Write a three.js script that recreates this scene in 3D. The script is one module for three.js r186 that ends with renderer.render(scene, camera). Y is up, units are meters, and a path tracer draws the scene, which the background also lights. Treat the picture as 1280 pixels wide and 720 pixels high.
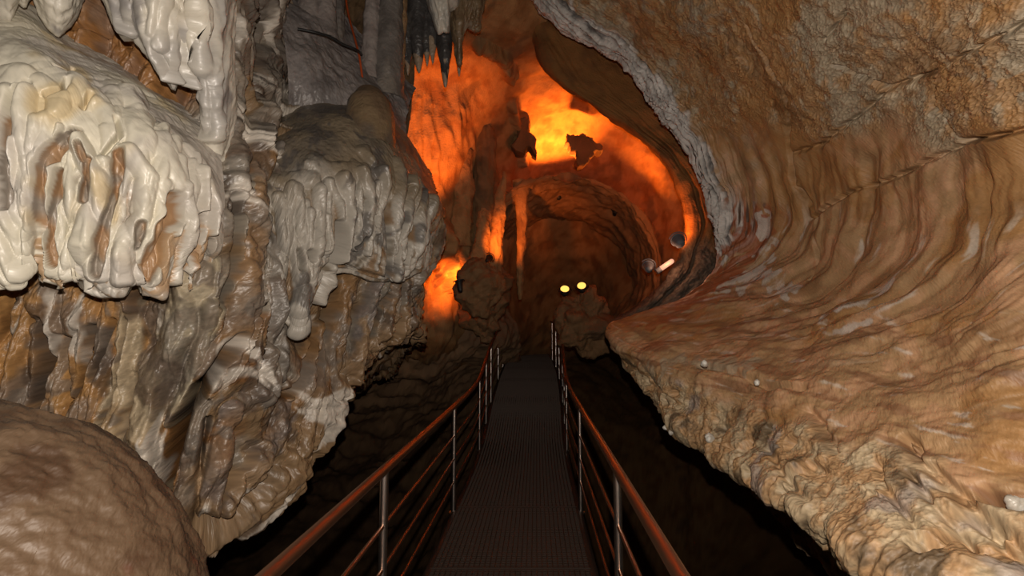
import * as THREE from 'three';
import { mergeGeometries } from 'three/addons/utils/BufferGeometryUtils.js';
import { RectAreaLightUniformsLib } from 'three/addons/lights/RectAreaLightUniformsLib.js';

// ---------------------------------------------------------------- camera, light, exposure
RectAreaLightUniformsLib.init();
const scene = new THREE.Scene();
scene.background = new THREE.Color(0x000000);
const FOCAL = 620, EYE = 1.7, PITCH = Math.atan(55 / FOCAL);      // focal length in pixels of a 1280 x 720 frame
const camera = new THREE.PerspectiveCamera(2 * Math.atan(360 / FOCAL) * 180 / Math.PI, 1280 / 720, 0.05, 80);
camera.position.set(0, EYE, 0);
camera.rotation.x = PITCH;
scene.add(camera);
const renderer = new THREE.WebGLRenderer({ antialias: true });
renderer.toneMapping = THREE.LinearToneMapping;
renderer.toneMappingExposure = 1.0;
renderer.shadowMap.enabled = true;
renderer.shadowMap.type = THREE.PCFSoftShadowMap;
const FLASH = 30, FLASH_AT = [0.02, EYE + 0.17, 0.06];            // the photographer's flash, above the lens
const flash = new THREE.SpotLight(0xfff1e2, FLASH, 0, 1.3, 0.15, 2);
flash.position.set(...FLASH_AT);
flash.target.position.set(FLASH_AT[0] - 0.05, FLASH_AT[1] + 0.3, -5);
flash.castShadow = true; flash.shadow.radius = 0.7; flash.shadow.mapSize.set(2048, 2048);
scene.add(flash, flash.target);
const AMBER = new THREE.Color().setRGB(1.0, 0.22, 0.025);

// ---------------------------------------------------------------- helpers
function mulberry(a) { return () => { a |= 0; a = a + 0x6D2B79F5 | 0; let t = Math.imul(a ^ a >>> 15, 1 | a); t = t + Math.imul(t ^ t >>> 7, 61 | t) ^ t; return ((t ^ t >>> 14) >>> 0) / 4294967296; }; }
const rnd = mulberry(77);
const PERM = new Uint8Array(512);
{ const p = [...Array(256).keys()]; for (let i = 255; i > 0; i--) { const j = Math.floor(rnd() * (i + 1)); [p[i], p[j]] = [p[j], p[i]]; } for (let i = 0; i < 512; i++) PERM[i] = p[i & 255]; }
function grad(h, x, y, z) { h &= 15; const u = h < 8 ? x : y, v = h < 4 ? y : h === 12 || h === 14 ? x : z; return ((h & 1) ? -u : u) + ((h & 2) ? -v : v); }
function noise(x, y, z) {
  const X0 = Math.floor(x), Y0 = Math.floor(y), Z0 = Math.floor(z), X = X0 & 255, Y = Y0 & 255, Z = Z0 & 255;
  x -= X0; y -= Y0; z -= Z0;
  const u = x * x * x * (x * (x * 6 - 15) + 10), v = y * y * y * (y * (y * 6 - 15) + 10), w = z * z * z * (z * (z * 6 - 15) + 10);
  const A = PERM[X] + Y, AA = PERM[A] + Z, AB = PERM[A + 1] + Z, B = PERM[X + 1] + Y, BA = PERM[B] + Z, BB = PERM[B + 1] + Z;
  const l = (a, b, t) => a + (b - a) * t;
  return l(l(l(grad(PERM[AA], x, y, z), grad(PERM[BA], x - 1, y, z), u), l(grad(PERM[AB], x, y - 1, z), grad(PERM[BB], x - 1, y - 1, z), u), v),
    l(l(grad(PERM[AA + 1], x, y, z - 1), grad(PERM[BA + 1], x - 1, y, z - 1), u), l(grad(PERM[AB + 1], x, y - 1, z - 1), grad(PERM[BB + 1], x - 1, y - 1, z - 1), u), v), w);
}
function fbm(x, y, z, o = 4) { let s = 0, a = 0.5, f = 1; for (let i = 0; i < o; i++) { s += a * noise(x * f, y * f, z * f + i * 7.3); a *= 0.5; f *= 2.03; } return s; }
function ridge(x, y, z, o = 3) { let s = 0, a = 0.5, f = 1; for (let i = 0; i < o; i++) { s += a * (1 - 2 * Math.abs(noise(x * f, y * f, z * f + i * 3.1))); a *= 0.5; f *= 2.1; } return s; }
// rounded bulges with sharp creases between them, 0 in the crease
function billow(x, y, z, o = 2) { let s = 0, a = 1, f = 1; for (let i = 0; i < o; i++) { s += a * Math.sqrt(Math.min(1, 2.2 * Math.abs(noise(x * f, y * f, z * f + i * 5.7)))); a *= 0.45; f *= 2.2; } return s; }
const sm = (a, b, x) => { const t = Math.min(1, Math.max(0, (x - a) / (b - a))); return t * t * (3 - 2 * t); };
const lerp = (a, b, t) => a + (b - a) * t;
const mix = (a, b, t) => [a[0] + (b[0] - a[0]) * t, a[1] + (b[1] - a[1]) * t, a[2] + (b[2] - a[2]) * t];
const cp = Math.cos(PITCH), sp = Math.sin(PITCH);
// survey point: a direction in the photograph and a distance give a point of the cave in metres
function at(px, py, d) { const x = (px - 640) / FOCAL * d, y = -(py - 360) / FOCAL * d; return new THREE.Vector3(x, EYE + y * cp + d * sp, -d * cp + y * sp); }
function pixelOf(x, y, z) { const b = y - EYE, d = -z * cp + b * sp, h = b * cp + z * sp; return [640 + x / d * FOCAL, 360 - h / d * FOCAL, d]; }
function cr(p, q, r, s, t) { return 0.5 * (2 * q + (r - p) * t + (2 * p - 5 * q + 4 * r - s) * t * t + (3 * q - p - 3 * r + s) * t * t * t); }
function interp(list, x, k = 1) {          // piecewise linear table [[x, y ...]]
  if (x <= list[0][0]) return list[0][k];
  for (let i = 1; i < list.length; i++) if (x <= list[i][0]) return lerp(list[i - 1][k], list[i][k], (x - list[i - 1][0]) / (list[i][0] - list[i - 1][0]));
  return list[list.length - 1][k];
}
// a smooth surface through a net of survey points: net[row][column] = [px, py, distance]
function netSurface(net) {
  const R = net.length, C = net[0].length, c1 = (i, n) => Math.max(0, Math.min(n - 1, i));
  const w = net.map(r => r.map(p => [p[0], p[1], Math.log(p[2])]));
  return (u, v) => {                       // u in column units, v in row units
    const j = Math.min(C - 2, Math.floor(u)), i = Math.min(R - 2, Math.floor(v)), tu = u - j, tv = v - i, o = [0, 0, 0];
    for (let k = 0; k < 3; k++) {
      const q = [];
      for (let a = -1; a < 3; a++) { const r = w[c1(i + a, R)]; q.push(cr(r[c1(j - 1, C)][k], r[c1(j, C)][k], r[c1(j + 1, C)][k], r[c1(j + 2, C)][k], tu)); }
      o[k] = cr(q[0], q[1], q[2], q[3], tv);
    }
    return at(o[0], o[1], Math.exp(o[2]));
  };
}
const names = new Map();
function numbered(n) { const k = names.get(n) || 0; names.set(n, k + 1); return k ? n + '_' + String(k).padStart(3, '0') : n; }
function tag(o, label, category, group, kind) { if (label) o.userData.label = label; if (category) o.userData.category = category; if (group) o.userData.group = group; if (kind) o.userData.kind = kind; return o; }
function mesh(name, geo, mat, parent) {
  const m = new THREE.Mesh(geo, mat); m.castShadow = m.receiveShadow = true;
  m.name = parent ? name : numbered(name); (parent || scene).add(m); return m;
}
function group(name, label, category, grp) { const g = new THREE.Group(); g.name = numbered(name); tag(g, label, category, grp); scene.add(g); return g; }

// dense surface: base(u, v) gives points for u, v in 0..1, skin(p, n, u, v, s) returns relief in metres and sets s.c to the mineral's colour
function surface(base, nu, nv, skin, opt = {}) {
  const N = (nu + 1) * (nv + 1), P = new Float32Array(N * 3), Q = new Float32Array(N * 3), K = new Float32Array(N * 3), UV = new Float32Array(N * 2);
  for (let j = 0; j <= nv; j++) for (let i = 0; i <= nu; i++) { const p = base(i / nu, j / nv), k = 3 * (j * (nu + 1) + i); P[k] = p.x; P[k + 1] = p.y; P[k + 2] = p.z; }
  const cl = (a, n) => a < 0 ? (opt.wrap ? n - 1 : 0) : a > n ? (opt.wrap ? 1 : n) : a;
  const strokes = (opt.strokes || []).map(s => resolve(s, P, nu, nv));
  let flip = opt.flip ? -1 : 1;
  const n = [0, 0, 0], s = { c: [1, 1, 1], ridge: 0, groove: 0, tint: 0 };
  const normalAt = (i, j) => {
    const il = cl(i - 1, nu), ir = cl(i + 1, nu), jd = Math.max(0, j - 1), ju = Math.min(nv, j + 1);
    const a = 3 * (j * (nu + 1) + il), b = 3 * (j * (nu + 1) + ir), c = 3 * (jd * (nu + 1) + i), d = 3 * (ju * (nu + 1) + i);
    const ax = P[b] - P[a], ay = P[b + 1] - P[a + 1], az = P[b + 2] - P[a + 2], bx = P[d] - P[c], by = P[d + 1] - P[c + 1], bz = P[d + 2] - P[c + 2];
    let x = by * az - bz * ay, y = bz * ax - bx * az, z = bx * ay - by * ax; const L = Math.hypot(x, y, z) || 1;
    n[0] = x / L * flip; n[1] = y / L * flip; n[2] = z / L * flip;
  };
  for (let j = 0; j <= nv; j++) for (let i = 0; i <= nu; i++) {
    normalAt(i, j);
    const k = 3 * (j * (nu + 1) + i), p = [P[k], P[k + 1], P[k + 2]];
    s.ridge = s.groove = s.tint = 0; s.which = -1; s.cover = 0; s.gap = 0; s.kind = null;
    if (strokes.length) applyStrokes(strokes, p, s);
    const h = skin(p, n, i / nu, j / nv, s) + s.ridge - s.groove;
    Q[k] = p[0] + n[0] * h; Q[k + 1] = p[1] + n[1] * h; Q[k + 2] = p[2] + n[2] * h;
    K[k] = s.c[0]; K[k + 1] = s.c[1]; K[k + 2] = s.c[2];
  }
  // uv in metres along the surface
  for (let j = 0; j <= nv; j++) { let L = 0; for (let i = 0; i <= nu; i++) { const k = 3 * (j * (nu + 1) + i); if (i) L += Math.hypot(P[k] - P[k - 3], P[k + 1] - P[k - 2], P[k + 2] - P[k - 1]); UV[2 * (j * (nu + 1) + i)] = L; } }
  for (let i = 0; i <= nu; i++) { let L = 0; for (let j = 0; j <= nv; j++) { const k = 3 * (j * (nu + 1) + i), b = k - 3 * (nu + 1); if (j) L += Math.hypot(P[k] - P[b], P[k + 1] - P[b + 1], P[k + 2] - P[b + 2]); UV[2 * (j * (nu + 1) + i) + 1] = L; } }
  const idx = new Uint32Array(nu * nv * 6); let q = 0;
  for (let j = 0; j < nv; j++) for (let i = 0; i < nu; i++) {
    const a = j * (nu + 1) + i, b = a + 1, c = a + nu + 1, d = c + 1;
    if (flip > 0) { idx[q++] = a; idx[q++] = c; idx[q++] = b; idx[q++] = b; idx[q++] = c; idx[q++] = d; } else { idx[q++] = a; idx[q++] = b; idx[q++] = c; idx[q++] = b; idx[q++] = d; idx[q++] = c; }
  }
  const g = new THREE.BufferGeometry();
  g.setAttribute('position', new THREE.BufferAttribute(Q, 3)); g.setAttribute('color', new THREE.BufferAttribute(K, 3)); g.setAttribute('uv', new THREE.BufferAttribute(UV, 2));
  g.setIndex(new THREE.BufferAttribute(idx, 1)); g.computeVertexNormals();
  if (opt.wrap) { const nn = g.attributes.normal; for (let j = 0; j <= nv; j++) { const a = j * (nu + 1), b = a + nu; const v = new THREE.Vector3(nn.getX(a) + nn.getX(b), nn.getY(a) + nn.getY(b), nn.getZ(a) + nn.getZ(b)).normalize(); nn.setXYZ(a, v.x, v.y, v.z); nn.setXYZ(b, v.x, v.y, v.z); } }
  return g;
}
// a stroke is a line of survey points laid on the surface: r half width in pixels there, h height in metres (negative: a groove)
function resolve(s, P, nu, nv) {
  const pts = s.p.map(([px, py]) => {
    let best = 1e9, bx = 0, by = 0, bz = 0, bd = 1;
    for (let j = 0; j <= nv; j += 2) for (let i = 0; i <= nu; i += 2) {
      const k = 3 * (j * (nu + 1) + i), [x, y, d] = pixelOf(P[k], P[k + 1], P[k + 2]); if (d < 0.2) continue;
      const e = Math.max(0, (x - px) ** 2 + (y - py) ** 2 - 6) + d * 4; if (e < best) { best = e; bx = P[k]; by = P[k + 1]; bz = P[k + 2]; bd = d; }
    }
    return [bx, by, bz, bd];
  });
  const R = Array.isArray(s.r) ? s.r : [s.r, s.r], n = pts.length, segs = [];
  const rad = pts.map((q, i) => lerp(R[0], R[1], n > 1 ? i / (n - 1) : 0) * q[3] / FOCAL);
  for (let i = 0; i < Math.max(1, n - 1); i++) { const j = Math.min(i + 1, n - 1); segs.push([...pts[i].slice(0, 3), ...pts[j].slice(0, 3), rad[i], rad[j]]); }
  const lo = [1e9, 1e9, 1e9], hi = [-1e9, -1e9, -1e9], m = Math.max(...rad) * 1.6;
  for (const q of pts) for (let k = 0; k < 3; k++) { lo[k] = Math.min(lo[k], q[k] - m); hi[k] = Math.max(hi[k], q[k] + m); }
  return { ...s, segs, lo, hi, n };
}
function applyStrokes(strokes, p, s) {
  for (let a = 0; a < strokes.length; a++) {
    const t = strokes[a];
    if (p[0] < t.lo[0] || p[1] < t.lo[1] || p[2] < t.lo[2] || p[0] > t.hi[0] || p[1] > t.hi[1] || p[2] > t.hi[2]) continue;
    let best = 9;
    for (const g of t.segs) {
      const dx = g[3] - g[0], dy = g[4] - g[1], dz = g[5] - g[2], L = dx * dx + dy * dy + dz * dz || 1e-9;
      const q = Math.min(1, Math.max(0, ((p[0] - g[0]) * dx + (p[1] - g[1]) * dy + (p[2] - g[2]) * dz) / L));
      const e = Math.hypot(p[0] - g[0] - dx * q, p[1] - g[1] - dy * q, p[2] - g[2] - dz * q) / lerp(g[6], g[7], q);
      if (e < best) best = e;
    }
    const w = t.wob === undefined ? 0.3 : t.wob, k = best + (w ? w * noise(p[0] * 14 + a, p[1] * 9, p[2] * 14) : 0);
    if (t.tint) { const m = 1 - sm(0.55, 1.0, k); if (m > s.tint) { s.tint = m; s.tintc = t.tint; } continue; }
    if (t.gap) { const m = 1 - sm(0.45, 1.0, k); s.gap = Math.max(s.gap, m); s.groove = Math.max(s.groove, t.gap * m); continue; }
    if (t.h < 0) { const m = Math.exp(-k * k * 3); s.groove = Math.max(s.groove, -t.h * m); continue; }
    if (k < 1) { const m = t.h * (0.8 + 0.6 * noise(p[0] * 8 + a * 3, p[1] * 4, p[2] * 8)) * Math.pow(1 - k * k, t.pow || 0.6); if (m > s.ridge) { s.ridge = m; s.which = a; s.kind = t.kind; } s.cover = Math.max(s.cover, sm(1, 0.85, k)); }
  }
}

// ---------------------------------------------------------------- materials
function noiseTexture(n, f) {              // tiling grey noise for bump
  const d = new Uint8Array(n * n * 4);
  for (let j = 0; j < n; j++) for (let i = 0; i < n; i++) { const v = Math.max(0, Math.min(255, f(i / n, j / n) * 255)), k = 4 * (j * n + i); d[k] = d[k + 1] = d[k + 2] = v; d[k + 3] = 255; }
  const t = new THREE.DataTexture(d, n, n); t.wrapS = t.wrapT = THREE.RepeatWrapping; t.magFilter = THREE.LinearFilter; t.minFilter = THREE.LinearMipmapLinearFilter; t.generateMipmaps = true; t.needsUpdate = true; return t;
}
function tile(u, v, f, o) {                // tiling fbm on a torus of period 1
  let s = 0, a = 0.5; for (let k = 0; k < o; k++) { const F = f << k; const n2 = (x, y) => noise(((x % F) + F) % F, ((y % F) + F) % F, k * 9.7); const x = u * F, y = v * F;
    const bx = u, by = v; s += a * ((n2(x, y) * (1 - bx) + n2(x - F + F * 3, y) * bx) * (1 - by) + n2(x, y) * by); a *= 0.55; } return s;
}
const grit = noiseTexture(512, (u, v) => 0.5 + 0.8 * tile(u, v, 24, 3));
const fine = noiseTexture(512, (u, v) => 0.5 + 0.7 * tile(u, v, 20, 4));
grit.repeat.set(1.6, 1.6); fine.repeat.set(1.1, 1.1);
const M = {
  dryRock: new THREE.MeshStandardMaterial({ vertexColors: true, roughness: 0.55, bumpMap: grit, bumpScale: 0.004 }),
  wetRock: new THREE.MeshStandardMaterial({ vertexColors: true, roughness: 0.4, bumpMap: fine, bumpScale: 0.009 }),
  calcite: new THREE.MeshPhysicalMaterial({ vertexColors: true, roughness: 0.45, bumpMap: fine, bumpScale: 0.004, clearcoat: 0.2, clearcoatRoughness: 0.25 }),
  dullRock: new THREE.MeshStandardMaterial({ vertexColors: true, roughness: 0.85, bumpMap: grit, bumpScale: 0.008 }),
  steel: new THREE.MeshStandardMaterial({ color: new THREE.Color().setRGB(0.62, 0.55, 0.5), metalness: 1, roughness: 0.3 }),
  rail: new THREE.MeshStandardMaterial({ color: new THREE.Color().setRGB(0.34, 0.18, 0.11), metalness: 1, roughness: 0.4 }),
  grating: new THREE.MeshStandardMaterial({ color: new THREE.Color().setRGB(0.05, 0.034, 0.026), metalness: 0.6, roughness: 0.55 }),
  lampBody: new THREE.MeshStandardMaterial({ color: new THREE.Color().setRGB(0.13, 0.15, 0.17), metalness: 0.1, roughness: 0.6 }),
  cable: new THREE.MeshStandardMaterial({ color: new THREE.Color().setRGB(0.012, 0.012, 0.012), roughness: 0.5 }),
  orangeCable: new THREE.MeshStandardMaterial({ color: new THREE.Color().setRGB(0.55, 0.09, 0.02), roughness: 0.5 }),
};
// minerals, linear base colours
const TAN = [0.44, 0.27, 0.135], OCHRE = [0.38, 0.205, 0.08], UMBER = [0.22, 0.12, 0.05], GREYTAN = [0.36, 0.29, 0.2], CHALK = [0.66, 0.62, 0.55], CREAM = [0.72, 0.68, 0.56],
  SALMON = [0.52, 0.3, 0.17], RUST = [0.3, 0.085, 0.03], SLATE = [0.16, 0.14, 0.12], MANGANESE = [0.05, 0.045, 0.04], BUFF = [0.5, 0.38, 0.22], MAUVE = [0.3, 0.26, 0.25], ORANGE_ROCK = [0.5, 0.25, 0.09];

// ================================================================= the setting
// wall_right: cross sections from far (first column) to near; each runs ceiling, wall, hollow, ledge, lip, face, undercut
{
  const sec = [
    [[640, -110, 7.4], [735, 15, 7.3], [830, 95, 7.0], [895, 180, 6.8], [935, 250, 6.6], [935, 310, 6.6], [880, 385, 6.5], [800, 412, 6.3], [815, 445, 6.2], [830, 470, 6.2], [870, 480, 6.6], [920, 570, 7.2]],
    [[560, -130, 6.5], [680, -8, 6.3], [790, 70, 6.05], [862, 160, 5.85], [906, 240, 5.75], [912, 305, 5.7], [868, 368, 5.7], [766, 408, 5.6], [780, 438, 5.45], [795, 462, 5.3], [850, 470, 5.8], [900, 560, 6.5]],
    [[700, -150, 5.2], [790, -10, 5.2], [870, 80, 5.1], [925, 165, 5.1], [955, 250, 5.2], [955, 320, 5.15], [920, 375, 4.9], [812, 440, 4.7], [818, 478, 4.6], [830, 520, 4.5], [900, 530, 5.1], [960, 640, 5.8]],
    [[850, -170, 4.1], [900, -15, 4.2], [955, 80, 4.3], [995, 170, 4.5], [1015, 255, 4.6], [1015, 330, 4.5], [985, 392, 4.1], [895, 462, 3.9], [885, 515, 3.85], [878, 566, 3.8], [960, 590, 4.4], [1040, 720, 5.2]],
    [[1000, -190, 3.2], [1020, -20, 3.4], [1060, 80, 3.6], [1080, 170, 3.8], [1090, 255, 3.9], [1085, 335, 3.7], [1060, 405, 3.3], [1000, 492, 3.05], [970, 555, 3.05], [945, 610, 3.05], [1050, 660, 3.7], [1120, 820, 4.5]],
    [[1150, -210, 2.6], [1150, -20, 2.75], [1170, 80, 2.95], [1180, 170, 3.1], [1185, 260, 3.1], [1180, 340, 2.9], [1160, 425, 2.6], [1120, 535, 2.4], [1070, 605, 2.4], [1020, 653, 2.4], [1150, 740, 3], [1250, 900, 3.8]],
    [[1300, -230, 2.1], [1290, -20, 2.2], [1290, 80, 2.35], [1290, 170, 2.5], [1290, 260, 2.5], [1290, 350, 2.3], [1290, 450, 2.05], [1270, 590, 1.9], [1190, 670, 1.9], [1110, 728, 1.95], [1260, 830, 2.5], [1350, 1000, 3.2]],
    [[1600, -280, 1.6], [1600, -40, 1.7], [1600, 80, 1.85], [1600, 190, 1.95], [1600, 300, 1.95], [1600, 400, 1.8], [1590, 520, 1.6], [1540, 660, 1.48], [1440, 770, 1.45], [1330, 850, 1.5], [1500, 950, 2], [1600, 1150, 2.6]],
    [[2100, -330, 1.15], [2100, -60, 1.25], [2100, 80, 1.35], [2100, 210, 1.4], [2100, 340, 1.4], [2100, 470, 1.3], [2080, 620, 1.2], [1980, 790, 1.12], [1850, 920, 1.1], [1720, 1020, 1.12], [1950, 1150, 1.5], [2100, 1400, 2]]];
  const net = sec[0].map((_, v) => sec.map(s => s[v])), f = netSurface(net), UC = sec.length - 1, VR = net.length - 1;
  // more columns where the frame is
  const U = u => interp([[0, 0], [0.06, 0.75], [0.92, 6.3], [1, 8]], u), V = v => interp([[0, 0], [0.05, 0.8], [0.93, 9.4], [1, 11]], v);
  const strokes = [
    { p: [[985, 195], [1020, 185], [1060, 155], [1110, 112], [1165, 90], [1215, 63], [1250, 45], [1290, 20]], r: [4, 5], h: -0.06, wob: 0.8 },
    { p: [[1005, 275], [1060, 240], [1105, 228], [1140, 212], [1180, 190], [1200, 180]], r: 4.5, h: -0.06, wob: 0.8 },
    { p: [[1195, 178], [1240, 172], [1285, 160]], r: 5, h: -0.12, wob: 0.3 },
    { p: [[1168, 100], [1165, 135], [1195, 172]], r: 4, h: -0.05, wob: 0.8 },
    { p: [[925, 30], [950, 65], [980, 110], [985, 190], [990, 235], [1015, 270], [1018, 310], [1008, 345]], r: 4, h: -0.05, wob: 0.8 },
    { p: [[1045, 75], [1075, 95], [1110, 112]], r: 4, h: -0.05, wob: 0.8 },
    { p: [[1035, 45], [1060, 10]], r: 4, h: -0.05, wob: 0.8 },
    { p: [[1135, 548], [1165, 590], [1210, 625], [1240, 660], [1280, 700]], r: [9, 16], h: -0.07, wob: 0.9 },
    { p: [[1145, 600], [1190, 660], [1230, 700]], r: [5, 10], h: -0.05, wob: 0.9 },
    { p: [[1240, 625], [1262, 637], [1285, 640]], r: 16, h: -0.14 },
    { p: [[875, 452], [915, 462], [955, 478], [1000, 482]], r: [7, 9], h: -0.05 },
    { p: [[1010, 510], [1035, 545], [1050, 570]], r: 10, h: -0.04, wob: 0.5 },
    { p: [[1105, 590], [1120, 630], [1150, 670]], r: 10, h: -0.04, wob: 0.5 },
    { p: [[960, 560], [985, 600], [1010, 630]], r: 8, h: -0.04, wob: 0.5 },
    // pale and dark mineral patches with outlines of their own
    { p: [[820, 30], [870, 90], [905, 150]], r: [40, 45], tint: 'ochre', wob: 1.2 }, { p: [[900, 70], [950, 120], [965, 200], [960, 240]], r: [45, 28], tint: 'ochre', wob: 1.2 }, { p: [[920, 20], [975, 80]], r: 34, tint: 'ochre', wob: 1.2 },
    { p: [[1015, 90], [1020, 150], [1040, 170]], r: 26, tint: 'ochre', wob: 1.3 }, { p: [[1180, 110], [1260, 120]], r: 30, tint: 'ochre', wob: 1.3 }, { p: [[1040, 230], [1110, 250]], r: 18, tint: 'ochre', wob: 1.3 }, { p: [[1150, 400], [1230, 380]], r: 24, tint: 'ochre', wob: 1.4 },
    { p: [[955, 275], [952, 330], [920, 360]], r: [13, 24], tint: 'chalk', wob: 1.2 },
    { p: [[965, 350], [985, 365]], r: 18, tint: 'chalk', wob: 1.3 },
    { p: [[1025, 395], [1075, 378], [1110, 350]], r: [9, 6], tint: 'chalk', wob: 1.0 },
    { p: [[1045, 410], [1080, 400]], r: 8, tint: 'chalk', wob: 1.0 },
    { p: [[900, 300], [940, 305], [925, 335]], r: 26, tint: 'rust', wob: 1.3 },
    { p: [[900, 350], [860, 385], [810, 410]], r: [22, 12], tint: 'rust', wob: 1.3 },
    { p: [[870, 70], [915, 60], [950, 90]], r: 24, tint: 'umber', wob: 1.4 },
    { p: [[1180, 115], [1225, 130], [1240, 105]], r: 26, tint: 'brown', wob: 1.5 },
    { p: [[960, 90], [985, 150]], r: 22, tint: 'umber', wob: 1.4 },
    { p: [[815, 470], [850, 450], [930, 455]], r: 14, tint: 'greytan', wob: 1.4 },
  ];
  const TINTS = { chalk: [0.52, 0.47, 0.42], rust: RUST, umber: UMBER, brown: [0.3, 0.155, 0.07], ochre: OCHRE, greytan: GREYTAN };
  const g = surface((u, v) => f(U(u), V(v)), 820, 620, (p, n, uu, vv, s) => {
    const u = U(uu), v = V(vv), x = p[0], y = p[1], z = p[2];
    let h = 0.16 * fbm(x * 0.9, y * 0.9, z * 0.9, 3) + 0.05 * fbm(x * 3 + 9, y * 3, z * 3, 3);
    const a = fbm(x * 1.7 + 11, y * 1.7, z * 1.7, 4), b = fbm(x * 6, y * 6, z * 6 + 5, 4), e = noise(x * 70, y * 70, z * 70) + 0.7 * noise(x * 130, y * 130, z * 130);
    const upper = 1 - sm(2.7, 3.2, v + 0.5 * noise(u * 1.3, v, 2)), face = sm(7.2, 7.6, v + 0.45 * noise(u * 2.1, 5, v) + 0.2 * noise(u * 7, 5, v * 3)), lower = (1 - upper) * (1 - face);
    // hanging folds in the hollow that bend into streaks along the ledge
    const bend = u + 0.33 * (v - 4) * (v - 4) * (v > 4 ? 1 : 0.1) + 0.08 * noise(u * 2, v * 2, 7);
    const deep = sm(2.9, 3.6, v) * (1 - sm(5.7, 6.8, v)), led = sm(5.2, 6, v) * (1 - face), near = sm(1.0, 2.2, u);
    let cord = 0, seam = 0, str = 0;
    if (deep > 0) { str = fbm(bend * 9, v * 0.7, 3.3, 4); h += deep * (near * (0.06 * noise(bend * 4.2, v * 0.45, 3.3) + 0.012 * noise(bend * 11, v * 0.8, 1.3)) + 0.01 * str + (1 - near) * 0.045 * ridge(bend * 6, v * 0.9, 8.1, 3)); }
    if (led > 0) h += led * (0.035 * noise(u * 1.8, v * 3.2 + 0.7 * u, 1.7) + 0.01 * fbm(u * 2.4, v * 9 + 1.2 * u, 2, 4) + 0.006 * noise(x * 22, y * 40, z * 22));
    if (upper > 0) { const q = 0.5 + 0.5 * Math.min(1, Math.max(-1, 2.6 * fbm(x * 1.3 + 4, y * 1.3, z * 1.3, 2))); h += upper * (0.05 * q * ridge(x * 2.6, y * 2.6, z * 2.6, 3) + 0.03 * fbm(x * 11, y * 11, z * 11, 4) + 0.01 * e * (0.4 + q)); }
    if (face > 0) h += face * (0.06 * ridge(x * 2.8 + 1.5 * y, y * 1.5, z * 2.8, 3) + 0.032 * fbm(x * 8, y * 8, z * 8, 4) + 0.004 * e - 0.07 * sm(0.1, 0.36, fbm(x * 5 + 8, y * 5, z * 5, 3)) - 0.06 * sm(7.8, 9.4, v) * Math.max(0, noise(u * 12, v * 2, 3)));
    // the pale corded seam on the far edge
    if (u < 2.2 && v < 5.8) {
      const edge = 1.02 + 0.06 * noise(v * 3, 1, 1); seam = Math.exp(-(((u - edge) / 0.33) ** 2)) * sm(0.6, 1.1, v) * (1 - sm(4.8, 5.6, v));
      cord = ridge(u * 21 + 1.8 * noise(v * 2.2, u * 2, 1), v * 1.3, 5.5, 4); h += seam * (0.08 + 0.14 * cord);
    }
    // colour: what the rock is made of
    const iron = sm(0.02, 0.2, fbm(x * 1.1 + 31, y * 1.1, z * 1.1, 4) + 0.3 * b);
    let c = mix(TAN, OCHRE, iron * (1 - 0.7 * face));
    c = mix(c, SALMON, sm(-0.08, 0.2, b + 0.4 * a) * lower * (1 - iron) * 0.8);
    c = mix(c, GREYTAN, upper * sm(-0.2, 0.05, b + a) * (1 - iron));
    c = mix(c, UMBER, 0.8 * sm(0.05, 0.26, b - a * 0.6) * (0.3 + 0.7 * upper));
    if (upper > 0) c = mix(c, [0.5, 0.4, 0.27], upper * sm(0.16, 0.3, fbm(x * 4 + 50, y * 4, z * 4, 4)) * 0.8);
    if (face > 0) { c = mix(c, [0.42, 0.34, 0.22], face * sm(-0.1, 0.15, b) * 0.8); c = mix(c, [0.12, 0.085, 0.05], face * sm(0.06, 0.24, fbm(x * 4.5 + 30, y * 4.5, z * 4.5, 5)) * 0.9); c = mix(c, [0.32, 0.27, 0.24], face * sm(0.16, 0.28, fbm(x * 3 + 70, y * 3, z * 3, 4)) * 0.7); }
    if (deep > 0) {
      const w = fbm(bend * 7, v * 1.0, 9, 4), d2 = fbm(bend * 4.5 + 20, v * 0.8, 4, 5);
      c = mix(c, CHALK, sm(0.2, 0.34, w + 0.2 * a) * deep * 0.6 * near * sm(3.8, 4.6, v)); c = mix(c, [0.22, 0.11, 0.045], sm(0.1, 0.3, d2) * deep * 0.6);
      const flow = deep * (1 - sm(1.9, 2.5, u + 0.5 * noise(u * 3, v * 3, 1))) * sm(3.7, 4.3, v);
      if (flow > 0) { c = mix(c, RUST, flow * sm(-0.12, 0.1, w)); c = mix(c, [0.55, 0.5, 0.46], flow * sm(0.05, 0.22, d2 + 0.25 * str)); c = mix(c, [0.09, 0.05, 0.03], flow * sm(0.1, 0.24, fbm(bend * 12 + 60, v, 4, 3))); }
    }
    if (led > 0) { c = mix(c, CHALK, sm(0.22, 0.34, fbm(u * 2.6, v * 10 + 1.6 * u, 14, 4)) * led * 0.5); c = mix(c, [0.26, 0.13, 0.065], sm(0.05, 0.25, fbm(u * 1.7 + 9, v * 6 + 1.4 * u, 4, 5)) * led * 0.8); }
    if (s.tint) c = mix(c, TINTS[s.tintc], 0.75 * sm(0.35, 1.0, s.tint + 0.9 * b + 1.4 * str + 0.15 * e));
    if (seam > 0.02) c = mix(c, mix([0.12, 0.11, 0.105], [0.58, 0.55, 0.52], sm(0.1, 0.55, cord + 0.6 * b)), sm(0.3, 0.5, seam + 0.4 * b));
    const gr = Math.max(0.25, 1 + 0.42 * e * (0.3 + upper * 0.9 + face * 0.8) + 0.5 * b); s.c = [c[0] * gr, c[1] * gr, c[2] * gr];
    return h;
  }, { strokes });
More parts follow.
